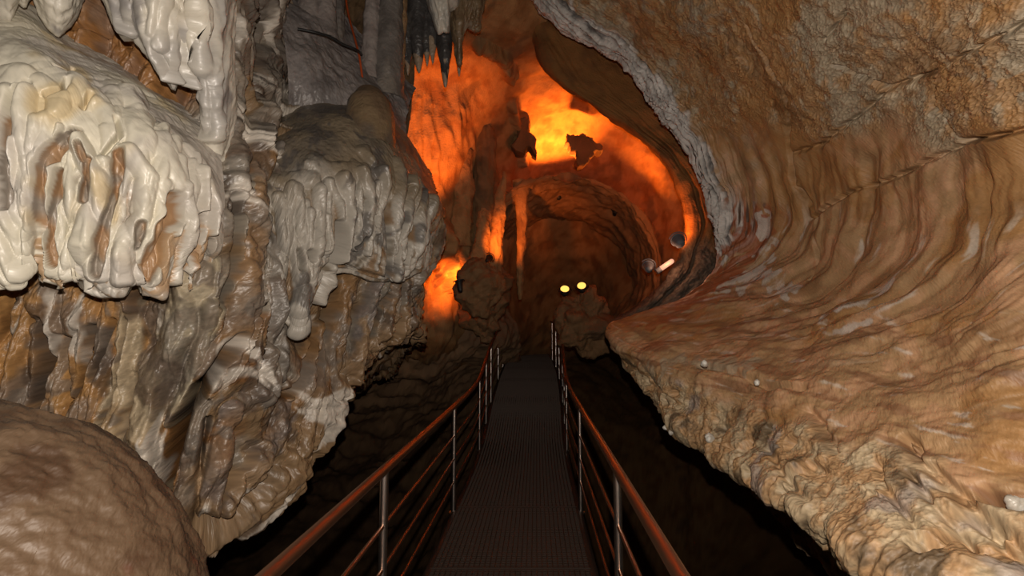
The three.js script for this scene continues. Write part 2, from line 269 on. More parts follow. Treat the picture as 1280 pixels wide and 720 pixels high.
  tag(mesh('wall_right', g, M.dryRock), 'tan and ochre cave wall sweeping from overhang down to a smooth overhanging ledge', null, null, 'structure');
}
console.log('right');

// wall_left: the tall fluted rock wall behind the flowstone
{
  const cols = [-420, -150, 0, 100, 200, 280, 340, 400, 460, 520, 545, 535, 520];
  const dep = [2.0, 2.5, 2.75, 2.85, 2.95, 3.12, 3.5, 3.9, 4.25, 4.6, 5.1, 6.4, 8.2];
  const bot = [1000, 830, 800, 750, 694, 660, 615, 548, 462, 424, 412, 410, 405];
  const net = [];
  const rows = [-0.3, -0.02, 0.18, 0.36, 0.54, 0.7, 0.86, 1.0];
  const off = [0.15, 0.15, 0.12, 0, 0, 0.02, 0.02, 0.06];
  rows.forEach((t, i) => net.push(cols.map((x, j) => {
    const y = lerp(0, bot[j], t), lim = interp([[-200, 396], [60, 398], [115, 404], [140, 450], [170, 498], [215, 522], [255, 545], [300, 543], [335, 528], [430, 520]], y);
    const back = x > 340 ? sm(0, 120, 545 - lim) * 0.5 * (x - 340) / 120 : 0;
    return [x > 280 ? 280 + (x - 280) * (lim - 280) / 265 : x, y, dep[j] + off[i] + back];
  })));
  net.push(cols.map((x, j) => [x - 25, bot[j] + 6, dep[j] + 0.7]));
  net.push(cols.map((x, j) => [x - 60, bot[j] + 60, dep[j] + 2.2]));
  const f = netSurface(net);
  const U = u => interp([[0, 0], [0.05, 1.6], [0.95, 10.4], [1, 12]], u), V = v => interp([[0, 0], [0.04, 0.9], [0.95, 7.3], [1, 9]], v);
  const strokes = [
    // pillars and runs
    { p: [[330, -20], [345, 60], [330, 140], [316, 185]], r: [40, 14], h: 0.16, kind: 'grey' }, { p: [[370, -20], [385, 70], [392, 130]], r: [26, 14], h: 0.14, kind: 'grey' },
    { p: [[300, -10], [295, 90], [290, 180], [284, 260]], r: [18, 9], h: 0.1, kind: 'grey' },
    { p: [[322, 190], [307, 260], [300, 340], [288, 410], [262, 470]], r: [17, 20], h: 0.13, kind: 'brown' },
    { p: [[345, 185], [335, 260], [331, 340], [325, 420], [320, 495]], r: [9, 17], h: 0.12, kind: 'grey' },
    { p: [[362, 200], [356, 300], [350, 400], [345, 470]], r: 12, h: 0.1, kind: 'grey' },
    { p: [[242, 330], [228, 395], [202, 472], [184, 560], [178, 600]], r: [26, 17], h: 0.2, kind: 'pale' },
    { p: [[178, 600], [180, 640], [192, 690]], r: [27, 22], h: 0.24, kind: 'pale' },
    { p: [[262, 380], [245, 450], [222, 520]], r: [10, 8], h: 0.14, kind: 'pale' },
    { p: [[75, 372], [78, 392]], r: 30, h: 0.17, kind: 'brown', pow: 0.25 },
    { p: [[28, 375], [22, 440], [8, 520]], r: [12, 9], h: 0.12, kind: 'brown' }, { p: [[112, 380], [100, 450], [96, 520]], r: [13, 10], h: 0.12, kind: 'brown' },
    { p: [[150, 375], [130, 440], [110, 540]], r: [16, 10], h: 0.08, kind: 'brown' }, { p: [[172, 380], [160, 460], [140, 560]], r: [13, 18], h: 0.1, kind: 'pale' },
    { p: [[50, 420], [42, 480], [30, 540]], r: [16, 18], h: 0.1, kind: 'brown' }, { p: [[176, 362], [176, 385]], r: 6, h: 0.14, kind: 'brown' },
    { p: [[92, 520], [80, 560]], r: [9, 5], h: 0.12, kind: 'pale' },
    { p: [[252, 500], [240, 560], [232, 620], [228, 680]], r: [9, 12], h: 0.12, kind: 'grey' }, { p: [[285, 510], [275, 580], [262, 650]], r: [14, 16], h: 0.1, kind: 'mauve' },
    { p: [[320, 440], [312, 490]], r: 14, h: 0.13, kind: 'grey' }, { p: [[392, 430], [375, 480], [355, 520]], r: [12, 8], h: 0.12, kind: 'brown' },
    { p: [[440, 340], [425, 420], [412, 490]], r: [12, 12], h: 0.1, kind: 'brown' }, { p: [[468, 350], [455, 400], [440, 460]], r: [9, 13], h: 0.12, kind: 'mauve' },
    { p: [[492, 345], [482, 390], [472, 430]], r: [8, 10], h: 0.12, kind: 'brown' }, { p: [[520, 340], [512, 390], [508, 420]], r: [11, 13], h: 0.14, kind: 'grey' },
    { p: [[410, 410], [395, 470], [372, 560]], r: [8, 14], h: 0.08, kind: 'brown' }, { p: [[350, 520], [320, 590], [290, 640]], r: [22, 14], h: 0.09, kind: 'mauve' },
    // deep clefts
    { p: [[287, 420], [264, 462], [238, 505], [222, 560], [210, 610], [203, 680]], r: 8, h: -0.6, wob: 0.4 },
    { p: [[339, 180], [326, 252], [318, 335], [307, 400], [295, 450]], r: 4, h: -0.16 }, { p: [[286, 250], [283, 330], [270, 380]], r: 5, h: -0.2 },
    { p: [[55, 400], [58, 450], [40, 520]], r: 6, h: -0.25 }, { p: [[118, 410], [108, 470], [95, 500]], r: 5, h: -0.2 }, { p: [[148, 400], [120, 470]], r: 4, h: -0.15 },
    { p: [[330, 500], [360, 490], [372, 470], [398, 420]], r: 6, h: -0.2 }, { p: [[260, 520], [250, 590]], r: 5, h: -0.18 },
    { p: [[165, 400], [150, 480], [120, 560]], r: 4, h: -0.12 }, { p: [[425, 380], [405, 440], [380, 500]], r: 4, h: -0.14 }, { p: [[478, 370], [462, 420]], r: 4, h: -0.16 }, { p: [[500, 350], [496, 420]], r: 5, h: -0.2 },
    { p: [[135, 25], [160, 60], [150, 95]], r: 5, h: -0.08 }, { p: [[75, 40], [130, 30], [140, 10]], r: 4, h: -0.07 },
  ];
  const g = surface((u, v) => f(U(u), V(v)), 560, 640, (p, n, uu, vv, s) => {
    const u = U(uu), v = V(vv), x = p[0], y = p[1], z = p[2];
    const along = x * 1.0 + z * 0.5, lean = along - 0.16 * (y - 1.5);
    const wv = lean + 0.05 * fbm(x * 2, y * 2, z * 2, 3);
    let h = 0.14 * fbm(x * 1.2, y * 0.8, z * 1.2, 3);
    const cN = fbm(x * 9, y * 6, z * 9, 3), e = noise(x * 70, y * 70, z * 70);
    const crease = billow(wv * 2.7, y * 0.24 + 0.2 * noise(wv, y, 4), 2, 2), c2 = billow(wv * 8 + 0.6 * noise(y * 2, wv * 3, 1), y * 0.6, 7, 2);
    const bare = 1 - 0.65 * s.cover; h += bare * 0.24 * (crease - 1) + (0.4 + 0.6 * bare) * 0.06 * (c2 - 0.8) + 0.03 * cN + 0.03 * (billow(wv * 19 + 0.8 * noise(y * 5, wv * 6, 2), y * 1.8, 5, 2) - 0.8) + 0.008 * noise(x * 30, y * 22, z * 30) + 0.003 * e;
    // broken steps
    const st = y * 4 + 2.6 * noise(wv * 3, y * 0.7, 3), fr = st - Math.floor(st); h += 0.045 * (fr < 0.85 ? fr : (1 - fr) * 5.6) * sm(0.0, 0.25, noise(x * 1.6, y * 1.6, z * 1.6 + 9));
    h -= 0.22 * sm(5.9, 7.1, v) * Math.max(0, noise(x * 5, y * 4, z * 5) + 0.5 * noise(x * 14, y * 9, z * 14));
    const a = fbm(x * 1.6 + 3, y * 0.9, z * 1.6, 4), b = fbm(wv * 7, y * 2.6, z, 4);
    const left = 1 - sm(3.9, 4.9, u + 1.5 * a);  // left rock is more orange; farther part darkened, flash falloff put into the colour
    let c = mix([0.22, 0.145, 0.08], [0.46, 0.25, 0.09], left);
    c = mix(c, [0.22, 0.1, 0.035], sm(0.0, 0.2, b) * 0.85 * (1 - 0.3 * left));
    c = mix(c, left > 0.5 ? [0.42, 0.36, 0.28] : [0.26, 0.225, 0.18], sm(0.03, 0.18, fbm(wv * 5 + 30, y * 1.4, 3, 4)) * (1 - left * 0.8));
    if (s.cover > 0 && s.kind) {
      const k = s.kind, m = k === 'grey' ? mix([0.26, 0.23, 0.195], [0.11, 0.097, 0.085], sm(-0.12, 0.14, b + 0.5 * cN)) : k === 'pale' ? mix([0.52, 0.45, 0.32], [0.33, 0.24, 0.14], sm(-0.05, 0.2, cN + 0.5 * b)) : k === 'mauve' ? mix([0.2, 0.17, 0.16], [0.25, 0.16, 0.1], sm(-0.1, 0.15, b)) : mix(left > 0.5 ? [0.42, 0.23, 0.09] : [0.27, 0.15, 0.065], [0.22, 0.17, 0.13], sm(-0.05, 0.16, b));
      c = mix(c, m, 0.75 * s.cover);
    }
    c = mix(c, SLATE, sm(0.06, 0.2, cN + a * 0.6 - 0.12 * left) * 0.7);
    c = mix(c, [0.27, 0.175, 0.095], 0.85 * sm(6.1, 6.5, v + 1.2 * cN));
    c = mix(c, [0.09, 0.065, 0.05], sm(0.1, 0.22, fbm(x * 5 + 17, y * 3, z * 5, 4)) * 0.7);
    c = mix(c, [0.62, 0.57, 0.5], sm(0.2, 0.27, fbm(wv * 13, y * 1.5, 8, 4)) * 0.85);
    if (v < 2.2 && u < 4.6) c = mix(c, mix([0.36, 0.17, 0.06], [0.24, 0.13, 0.07], sm(0, 0.2, cN)), 0.9 * (1 - sm(1.9, 2.2, v)) * sm(2, 2.6, u));
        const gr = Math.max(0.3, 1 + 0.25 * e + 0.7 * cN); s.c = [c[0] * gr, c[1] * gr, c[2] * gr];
    return h;
  }, { strokes });
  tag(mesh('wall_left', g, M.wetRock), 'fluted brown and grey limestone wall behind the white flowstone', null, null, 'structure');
}
console.log('left');

// wall_back: ceiling running back into the orange chamber
{
  const xs = [430, 500, 550, 610, 670, 730, 790, 850, 910, 1200];
  const D = {
    '-120': [5.4, 5.4, 5.5, 5.6, 5.7, 5.8, 6.0, 6.2, 6.4], 0: [6.3, 6.4, 6.4, 6.6, 6.9, 7.3, 7.7, 8, 8.2], 60: [6.9, 7, 7.1, 7.3, 7.7, 8.0, 8.3, 8.4, 8.5], 110: [7.3, 7.5, 7.8, 8.2, 8.7, 8.8, 8.8, 8.7, 8.6],
    160: [7.6, 7.7, 8.0, 9.0, 9.8, 9.9, 9.5, 8.9, 8.6], 220: [7.9, 7.9, 8.2, 9.6, 10.6, 10.9, 10.2, 9.1, 8.5], 290: [8.2, 8.2, 8.6, 10.2, 11.6, 12, 10.8, 9.2, 8.4], 360: [8.5, 8.5, 8.9, 10.6, 13, 13.4, 11, 9.2, 8.3], 430: [8.6, 8.8, 9.2, 11, 14, 14.5, 11, 9.2, 8.4], 480: [11, 11, 12, 14, 17, 18, 15, 13, 12], 560: [17, 17, 18, 19, 20, 20, 19, 18, 17], 760: [19, 19, 19, 20, 21, 21, 20, 19, 19] };
  const rows = Object.keys(D).map(Number).sort((a, b) => a - b), net = rows.map(y => xs.map((x, j) => [x, y, j < 9 ? D[y][j] : D[y][8] + 2])), f = netSurface(net);
  const strokes = [
    { p: [[600, 60], [628, 70], [640, 95]], r: 10, h: 0.2, kind: 'dark' }, { p: [[520, 250], [560, 330]], r: [16, 30], h: 0.3, kind: 'o' },
    { p: [[640, 130], [648, 165], [655, 200]], r: 6, h: 0.2 },
  ];
  const g = surface((u, v) => f(u * 9, v * (rows.length - 1)), 300, 280, (p, n, uu, vv, s) => {
    const x = p[0], y = p[1], z = p[2], u = uu * 9, v = vv * (rows.length - 1);
    const cur = (1 - sm(2.0, 3.2, u)) * sm(2.5, 3.5, v);
    let h = 0.25 * fbm(x * 0.7, y * 0.7, z * 0.7, 3) + 0.03 * fbm(x * 4, y * 4, z * 4, 3) + cur * (0.22 * ridge(x * 2.6 + 0.3 * y, y * 0.4, z, 3) + 0.06 * ridge(x * 8, y * 0.8, z, 2));
    h += (1 - cur) * 0.05 * ridge(x * 1.2 + y, y * 1.3, z * 1.2, 2);
    const b = fbm(x * 3, y * 3, z * 3, 4), e = fbm(x * 14, y * 14, z * 14, 3);
    let c = mix([0.4, 0.22, 0.09], [0.28, 0.13, 0.045], sm(-0.1, 0.25, b));
    c = mix(c, [0.2, 0.115, 0.055], sm(0.18, 0.3, fbm(x * 1.6 + 5, y * 1.6, z * 1.6, 4)) * 0.8);
    const gr = 1 + 0.35 * e; s.c = [c[0] * gr, c[1] * gr, c[2] * gr];
    return h;
  }, { strokes });
  tag(mesh('wall_back', g, M.dullRock), 'orange lit vault of the inner chamber at the end of the walkway', null, null, 'structure');
}
// the smooth brown band of vault between the pale seam and the inner chamber
{
  const outer = [[650, -90], [745, -5], [815, 55], [865, 110], [910, 170], [935, 220], [948, 262], [950, 302], [935, 345], [890, 385], [810, 425]];
  const inner = [[590, -90], [653, -5], [668, 52], [703, 108], [768, 150], [822, 195], [850, 240], [859, 285], [846, 328], [812, 372], [764, 404]];
  const net = [outer.map(p => [...p, 6.9]), outer.map((p, i) => [lerp(p[0], inner[i][0], 0.35), lerp(p[1], inner[i][1], 0.35), 7.15]), outer.map((p, i) => [lerp(p[0], inner[i][0], 0.75), lerp(p[1], inner[i][1], 0.75), 7.15]),
    inner.map(p => [...p, 7.3]), inner.map((p, i) => [lerp(p[0], outer[i][0], 0.12), lerp(p[1], outer[i][1], 0.12), 8.6]), inner.map((p, i) => [lerp(p[0], outer[i][0], 0.3), lerp(p[1], outer[i][1], 0.3), 10])];
  const f = netSurface(net);
  const g = surface((u, v) => f(u * 10, v * 5), 280, 180, (p, n, uu, vv, s) => {
    const x = p[0], y = p[1], z = p[2], u = uu * 10, v = vv * 5;
    const low = sm(6.8, 8.2, u + 0.6 * noise(x * 3, y * 3, z));
    let h = 0.14 * fbm(x * 1.1, y * 1.1, z * 1.1, 3) + 0.05 * fbm(x * 4, y * 4, z * 4, 4) + 0.02 * ridge(u * 0.8, v * 6, 1, 2) + low * (0.05 * fbm(x * 12, y * 12, z * 12, 3));
    h -= 0.08 * Math.exp(-(((v - 2.1 - 0.25 * noise(u, 1, 1)) / 0.08) ** 2)) * sm(3.5, 4.5, u);
    const b = fbm(x * 2.4 + 8, y * 2.4, z * 2.4, 4), e = noise(x * 40, y * 40, z * 40);
    let c = mix([0.27, 0.125, 0.035], [0.17, 0.075, 0.022], sm(-0.1, 0.2, b));
    c = mix(c, mix([0.12, 0.11, 0.09], MANGANESE, sm(-0.2, 0.2, e)), low * 0.85);
    const gr = 1 + 0.2 * e * (0.3 + low) + 0.3 * b; s.c = [c[0] * gr, c[1] * gr, c[2] * gr];
    return h;
  });
  tag(mesh('ceiling', g, M.dullRock), 'smooth dark brown vault band between the pale seam and the orange chamber', null, null, 'structure');
}
// floor of the pit far under the walkway, and the dark lower wall on its left
{
  const g = surface((u, v) => new THREE.Vector3(lerp(-45, 45, u), -8.5, -lerp(-4, 70, v)), 200, 200, (p, n, u, v, s) => {
    const x = p[0], z = p[2], b = fbm(x * 2, 3, z * 2, 4);
    s.c = mix([0.32, 0.22, 0.13], [0.24, 0.155, 0.09], sm(-0.1, 0.2, b));
    return 1.2 * fbm(x * 0.4, 1, z * 0.4, 4) + 0.3 * ridge(x * 1.1, 2, z * 1.1, 3) + 0.05 * fbm(x * 6, 1, z * 6, 3);
  }, { flip: true });
  tag(mesh('floor', g, M.dullRock), 'dark rocky floor of the pit deep under the walkway', null, null, 'structure');
  const net = [[[200, 330, 9], [420, 340, 10], [520, 350, 9.6], [580, 370, 9.6], [640, 385, 10.8]], [[150, 480, 8.6], [400, 450, 9.4], [520, 440, 9.4], [580, 430, 9.6], [645, 410, 10.8]], [[100, 620, 13], [360, 560, 12.5], [480, 520, 11.5], [570, 470, 11], [648, 430, 11.5]], [[60, 760, 17], [320, 680, 16.5], [480, 620, 15], [580, 540, 14], [650, 470, 13.5]], [[0, 950, 18], [300, 860, 18], [480, 780, 18], [580, 680, 18], [650, 600, 18]]];
  const f = netSurface(net);
  const g2 = surface((u, v) => f(u * 4, v * 4), 200, 200, (p, n, u, v, s) => {
    const x = p[0], y = p[1], z = p[2], b = fbm(x * 2.2, y * 2.2, z * 2.2, 4);
    s.c = mix([0.3, 0.18, 0.095], [0.22, 0.13, 0.07], sm(-0.1, 0.2, b));
    return 0.5 * fbm(x * 0.8, y * 0.8, z * 0.8, 4) + 0.2 * ridge(x * 1.8, y * 0.8, z * 1.8, 3) + 0.05 * fbm(x * 6, y * 6, z * 6, 3);
  });
  tag(mesh('wall_lower', g2, M.dullRock), 'dark rock wall below the hanging flowstone beside the walkway', null, null, 'structure');
}
console.log('back');

// ================================================================= flowstone and other formations on the left
// great white flowstone cascade
{
  const net = [
    [[-420, -160, 2.6], [-150, -60, 2.95], [0, -12, 2.95], [80, 38, 3.0], [160, 88, 3.05], [230, 130, 3.15], [282, 165, 3.2]],
    [[-420, -60, 2.0], [-150, 0, 2.45], [0, 22, 2.55], [70, 58, 2.6], [140, 104, 2.65], [215, 150, 2.8], [278, 190, 3.0]],
    [[-420, 80, 1.75], [-150, 90, 2.15], [0, 100, 2.27], [70, 125, 2.33], [140, 160, 2.43], [215, 200, 2.6], [282, 240, 2.95]],
    [[-420, 230, 1.72], [-150, 220, 2.12], [0, 225, 2.24], [65, 240, 2.3], [130, 255, 2.4], [205, 275, 2.55], [276, 300, 2.92]],
    [[-420, 360, 1.76], [-150, 350, 2.17], [0, 352, 2.29], [60, 348, 2.35], [125, 356, 2.43], [205, 360, 2.58], [262, 362, 2.9]],
    [[-420, 372, 1.9], [-150, 362, 2.3], [0, 362, 2.42], [60, 356, 2.48], [125, 364, 2.56], [205, 366, 2.7], [258, 366, 3.0]],
    [[-420, 340, 2.2], [-150, 330, 2.6], [0, 330, 2.75], [60, 330, 2.8], [125, 335, 2.85], [205, 335, 3.0], [255, 340, 3.2]]];
  const f = netSurface(net);
  const U = u => interp([[0, 0], [0.06, 1.2], [1, 6]], u), V = v => interp([[0, 0], [0.06, 0.6], [0.92, 4.5], [1, 6]], v);
  const jag = [[0, -4], [1.9, -2], [2.25, 0], [2.35, -26], [2.62, -30], [2.72, -6], [3.3, 4], [3.42, -22], [3.55, -26], [3.66, 2], [4.0, 6], [4.4, 4], [4.55, -20], [4.62, 2], [5, 6], [5.15, -30], [5.35, -60], [5.5, -4], [5.7, -56], [6, -40]];
  const strokes = [
    [[10, 120], [4, 220], [10, 348], 17, 17, 0.13], [[32, 118], [37, 200], [26, 345], 13, 12, 0.12], [[48, 150], [46, 240], [34, 300], 9, 6, 0.09],
    [[95, 172], [124, 225], [121, 258], [102, 305], [88, 340], 12, 17, 0.15], [[80, 175], [90, 240], [76, 310], 9, 8, 0.1], [[60, 150], [64, 250], [62, 340], 13, 16, 0.09],
    [[160, 190], [186, 222], [177, 268], [158, 305], [155, 348], 13, 11, 0.13], [[203, 232], [197, 282], [170, 348], 11, 8, 0.12], [[228, 232], [232, 282], [217, 350], 11, 8, 0.12], [[258, 232], [262, 258], [258, 292], 12, 4, 0.12],
    [[132, 200], [146, 240], [134, 290], [128, 346], 9, 10, 0.09], [[112, 290], [110, 345], 11, 11, 0.08], [[245, 215], [246, 260], 8, 4, 0.1], [[185, 300], [190, 348], 9, 11, 0.06],
    [[0, 60], [50, 80], [90, 110], 30, 20, 0.07], [[100, 105], [135, 135], [150, 165], 17, 14, 0.1], [[165, 120], [175, 150], [178, 185], 20, 14, 0.12], [[150, 108], [140, 150], 14, 12, 0.06],
    [[50, 105], [75, 118], [70, 140], 16, 10, 0.07], [[20, 95], [10, 130], 22, 14, 0.07], [[200, 175], [215, 215], [222, 235], 16, 12, 0.07], [[240, 190], [258, 220], [256, 240], 14, 11, 0.06],
  ].map(a => ({ p: a.slice(0, -3), r: [a[a.length - 3], a[a.length - 2]], h: a[a.length - 1] * 0.8, kind: 'drip', wob: 0.35, pow: 0.7 }));
  const r2 = mulberry(5);
  for (let i = 0; i < 26; i++) { const x = 5 + r2() * 260, y = 130 + r2() * 130 + x * 0.15, l = 25 + r2() * 70; strokes.push({ p: [[x, y], [x + 6 - 10 * r2(), y + l / 2], [x - 4 - 8 * r2(), y + l]], r: [5 + 5 * r2(), 3 + 4 * r2()], h: 0.035 + 0.04 * r2(), kind: 'drip', wob: 0.5 }); }
  for (let i = 0; i < 16; i++) { const x = -340 + r2() * 330, y = 100 + r2() * 120, l = 120 + r2() * 120; strokes.push({ p: [[x, y], [x + 3, y + l / 2], [x - 10 * r2(), Math.min(345, y + l)]], r: [12, 11], h: 0.09 + 0.05 * r2(), kind: 'drip', wob: 0.4 }); }
  for (const [r, ...p] of [[9, [90, 160], [70, 185], [54, 208], [50, 265], [47, 345]], [4, [100, 182], [108, 200]], [7, [150, 190], [149, 220], [141, 255], [130, 300], [122, 345]], [10, [217, 245], [206, 282], [196, 312], [186, 352]], [9, [248, 272], [242, 300], [234, 335]], [6, [76, 212], [66, 280], [66, 330]], [6, [20, 150], [17, 200], [14, 260]], [5, [112, 200], [106, 250]], [6, [180, 280], [172, 310]], [5, [262, 300], [252, 340]]]) strokes.push({ p, r, gap: 0.07, wob: 0.7 });
  strokes.push({ p: [[38, 108], [24, 130], [18, 148]], r: 4, h: -0.1 }, { p: [[60, 120], [80, 115], [86, 106]], r: 4, h: -0.09 }, { p: [[105, 130], [112, 122]], r: 4, h: -0.08 }, { p: [[68, 88], [90, 92], [94, 82]], r: 3, h: -0.06 }, { p: [[72, 180], [90, 158]], r: 4, h: -0.1 }, { p: [[130, 190], [152, 170], [146, 150]], r: 4, h: -0.08 });
  const g = surface((u, v) => {
    const a = U(u), b = V(v), p = f(a, b); const k = sm(3.0, 4.0, b) * interp(jag, a); p.y -= k * 0.0036; return p;
  }, 340, 420, (p, n, uu, vv, s) => {
    const u = U(uu), v = V(vv), x = p[0], y = p[1], z = p[2];
    const hang = sm(2.1, 2.8, v) * (1 - sm(4.1, 4.5, v));
    let h = 0.07 * fbm(x * 2.2, y * 1.8, z * 2.2, 3) + (0.008 + 0.014 * hang) * fbm(x * 7, y * 4, z * 7, 3) + (0.01 + 0.06 * hang) * (billow(x * 5 + z * 2 + 0.3 * noise(y * 2, x * 2, 3), y * 0.4 + 0.2 * x, 1, 2) - 1) + 0.006 * (billow(x * 4, y * 3, z * 4, 1) - 0.8) * (1 - 0.8 * hang) + 0.016 * hang * (billow(x * 11 + 3, y * 3, z * 11, 2) - 0.9) + 0.003 * noise(x * 35, y * 26, z * 35);
    s.ridge *= 0.8;
    const a = fbm(x * 3, y * 2, z * 3 + 4, 4), b = fbm(x * 10, y * 4, z * 10, 3), e = noise(x * 60, y * 60, z * 60);
    let c = mix(CREAM, [0.64, 0.6, 0.54], sm(-0.15, 0.2, a));
    c = mix(c, [0.66, 0.52, 0.28], sm(0.14, 0.32, fbm(x * 4 + 20, y * 2.2, z * 4, 3)) * 0.7);
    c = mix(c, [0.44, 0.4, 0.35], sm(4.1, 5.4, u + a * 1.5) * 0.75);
    // between the drips the older brown rock shows
    const open = sm(0.35, 0.6, s.gap + 0.5 * b);
    c = mix(c, mix([0.36, 0.2, 0.09], [0.26, 0.22, 0.18], sm(-0.1, 0.15, a + b)), 0.9 * open);
    const bare = hang * (1 - s.cover) * sm(-0.16, 0.02, b + 0.1 - 0.16 * (1 - hang)) * sm(2.7, 3.1, v + 0.8 * a);
    c = mix(c, mix([0.42, 0.26, 0.13], [0.34, 0.3, 0.25], sm(-0.1, 0.2, a + b)), 0.85 * sm(0.3, 0.6, bare));
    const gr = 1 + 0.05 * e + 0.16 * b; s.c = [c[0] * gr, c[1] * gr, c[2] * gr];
    return h;
  }, { strokes });
  tag(mesh('flowstone_cascade', g, M.calcite), 'big creamy white flowstone cascade with thick hanging drips, above the brown fluted rock', 'flowstone');
}
// a curtain of flowstone: columns [x, topY, bottomY, topDistance, bottomDistance], hanging with a thick rounded rim
function curtain(cols, nu, nv, skin, opt = {}) {
  const thick = opt.thick || 0.12, sway = opt.sway || 0, bulge = opt.bulge || 0.06, lean = opt.lean || 0;
  const C = cols.length - 1;
  const base = (u, v) => {
    const q = u * C, j = Math.min(C - 1, Math.floor(q)), t = q - j, L = k => lerp(cols[j][k], cols[j + 1][k], t), sml = k => cr(cols[Math.max(0, j - 1)][k], cols[j][k], cols[j + 1][k], cols[Math.min(C, j + 2)][k], t);
    const x = sml(0), top = sml(1), bt = L(2), dT = sml(3), dB = sml(4), rim = Math.pow(Math.min(1, 4 * Math.min(u, 1 - u) + 0.02), 0.5);
    let w, back; if (v <= 0.82) { w = v / 0.82; back = 0; } else { const k = (v - 0.82) / 0.18; w = 1 - 0.35 * Math.max(0, k - 0.35); back = Math.sin(Math.min(1, k / 0.6) * Math.PI / 2); }
    const edge = (1 - rim) * thick * 1.5;
    const round = v <= 0.82 ? Math.pow(Math.max(0, w), 8) * thick * 0.4 : thick * 0.4 + back * thick;
    return at(x + lean * w, lerp(top, bt, w), lerp(dT, dB, w) - bulge * Math.sin(Math.PI * Math.min(1, w)) + round + edge);
  };
  return surface(base, nu, nv, skin, opt);
}
const paleSkin = (grey, drift = 1) => (p, n, u, v, s) => {
  const x = p[0], y = p[1], z = p[2];
  const h = 0.05 * fbm(x * 3, y * 1.6, z * 3, 3) + 0.035 * ridge(x * 6 + z * 5 + 0.4 * y, y * 0.8, 3, 3) + 0.014 * fbm(x * 14, y * 8, z * 14, 3) + 0.003 * noise(x * 40, y * 30, z * 40);
  const a = fbm(x * 3 + 7, y * 1.5, z * 3, 4), b = fbm(x * 9, y * 4, z * 9, 3), e = noise(x * 60, y * 60, z * 60);
  let c = mix([0.66, 0.62, 0.53], [0.43, 0.41, 0.38], sm(-0.2, 0.2, a + grey));
  c = mix(c, [0.22, 0.205, 0.2], sm(0.15, 0.4, b + grey * 0.5 + 0.3 * a) * 0.8);
  c = mix(c, [0.4, 0.28, 0.15], sm(0.2, 0.36, fbm(x * 4 + 40, y * 3, z * 4, 3)) * 0.7 * drift);
  if (s.kind === 'dark' && s.cover) c = mix(c, [0.16, 0.12, 0.08], s.cover);
  const gr = 1 + 0.06 * e + 0.2 * b; s.c = [c[0] * gr, c[1] * gr, c[2] * gr]; return h;
};
// white drapery hanging from above, pointed tips
{
  const cols = [[118, -60, -30, 2.6, 2.62], [138, -60, 4, 2.6, 2.62], [150, -60, 30, 2.6, 2.62], [159, -60, 46, 2.6, 2.62], [168, -60, 34, 2.62, 2.64], [182, -60, 58, 2.62, 2.66], [197, -60, 80, 2.64, 2.68], [209, -60, 97, 2.66, 2.7], [217, -60, 112, 2.68, 2.72], [223, -60, 80, 2.7, 2.74], [230, -60, 70, 2.7, 2.76], [240, -60, 112, 2.72, 2.78], [248, -60, 100, 2.76, 2.8], [258, -60, 165, 2.8, 2.86], [268, -60, 190, 2.86, 2.92], [280, -60, 205, 2.95, 3.02], [290, -60, 180, 3.08, 3.12]];
  const strokes = [[[150, -20], [158, 38], 9, 5], [[178, -20], [190, 40], [214, 100], 10, 5], [[205, -20], [205, 60], 12, 7], [[225, -20], [232, 60], [238, 104], 11, 6], [[245, 0], [250, 90], 10, 9], [[265, -10], [265, 90], [270, 170], 11, 8], [[195, 5], [200, 45], 9, 8]].map(a => ({ p: a.slice(0, -2), r: a.slice(-2), h: 0.07, kind: 'drip', wob: 0.4, pow: 0.85 }));
  const g = curtain(cols, 220, 180, paleSkin(-0.12, 0.3), { strokes, thick: 0.1 });
  tag(mesh('flowstone_drapery', g, M.calcite), 'white pointed flowstone drapery hanging over the brown rock niche', 'flowstone');
}
{
  const cols = [[-60, -80, 30, 2.5, 2.52], [-10, -80, 28, 2.5, 2.52], [12, -80, 30, 2.5, 2.55], [22, -80, -2, 2.55, 2.6], [30, -80, 8, 2.6, 2.62], [40, -80, -10, 2.62, 2.65], [52, -80, 20, 2.62, 2.66], [62, -80, 36, 2.64, 2.68], [72, -80, 44, 2.66, 2.7], [84, -80, 30, 2.66, 2.7], [96, -80, 8, 2.68, 2.72], [104, -80, -20, 2.7, 2.74]];
  const g = curtain(cols, 150, 100, paleSkin(-0.1, 0.3), { thick: 0.1 });
  tag(mesh('flowstone_drapery', g, M.calcite), 'short white flowstone drapery joining the top of the white cascade', 'flowstone');
}
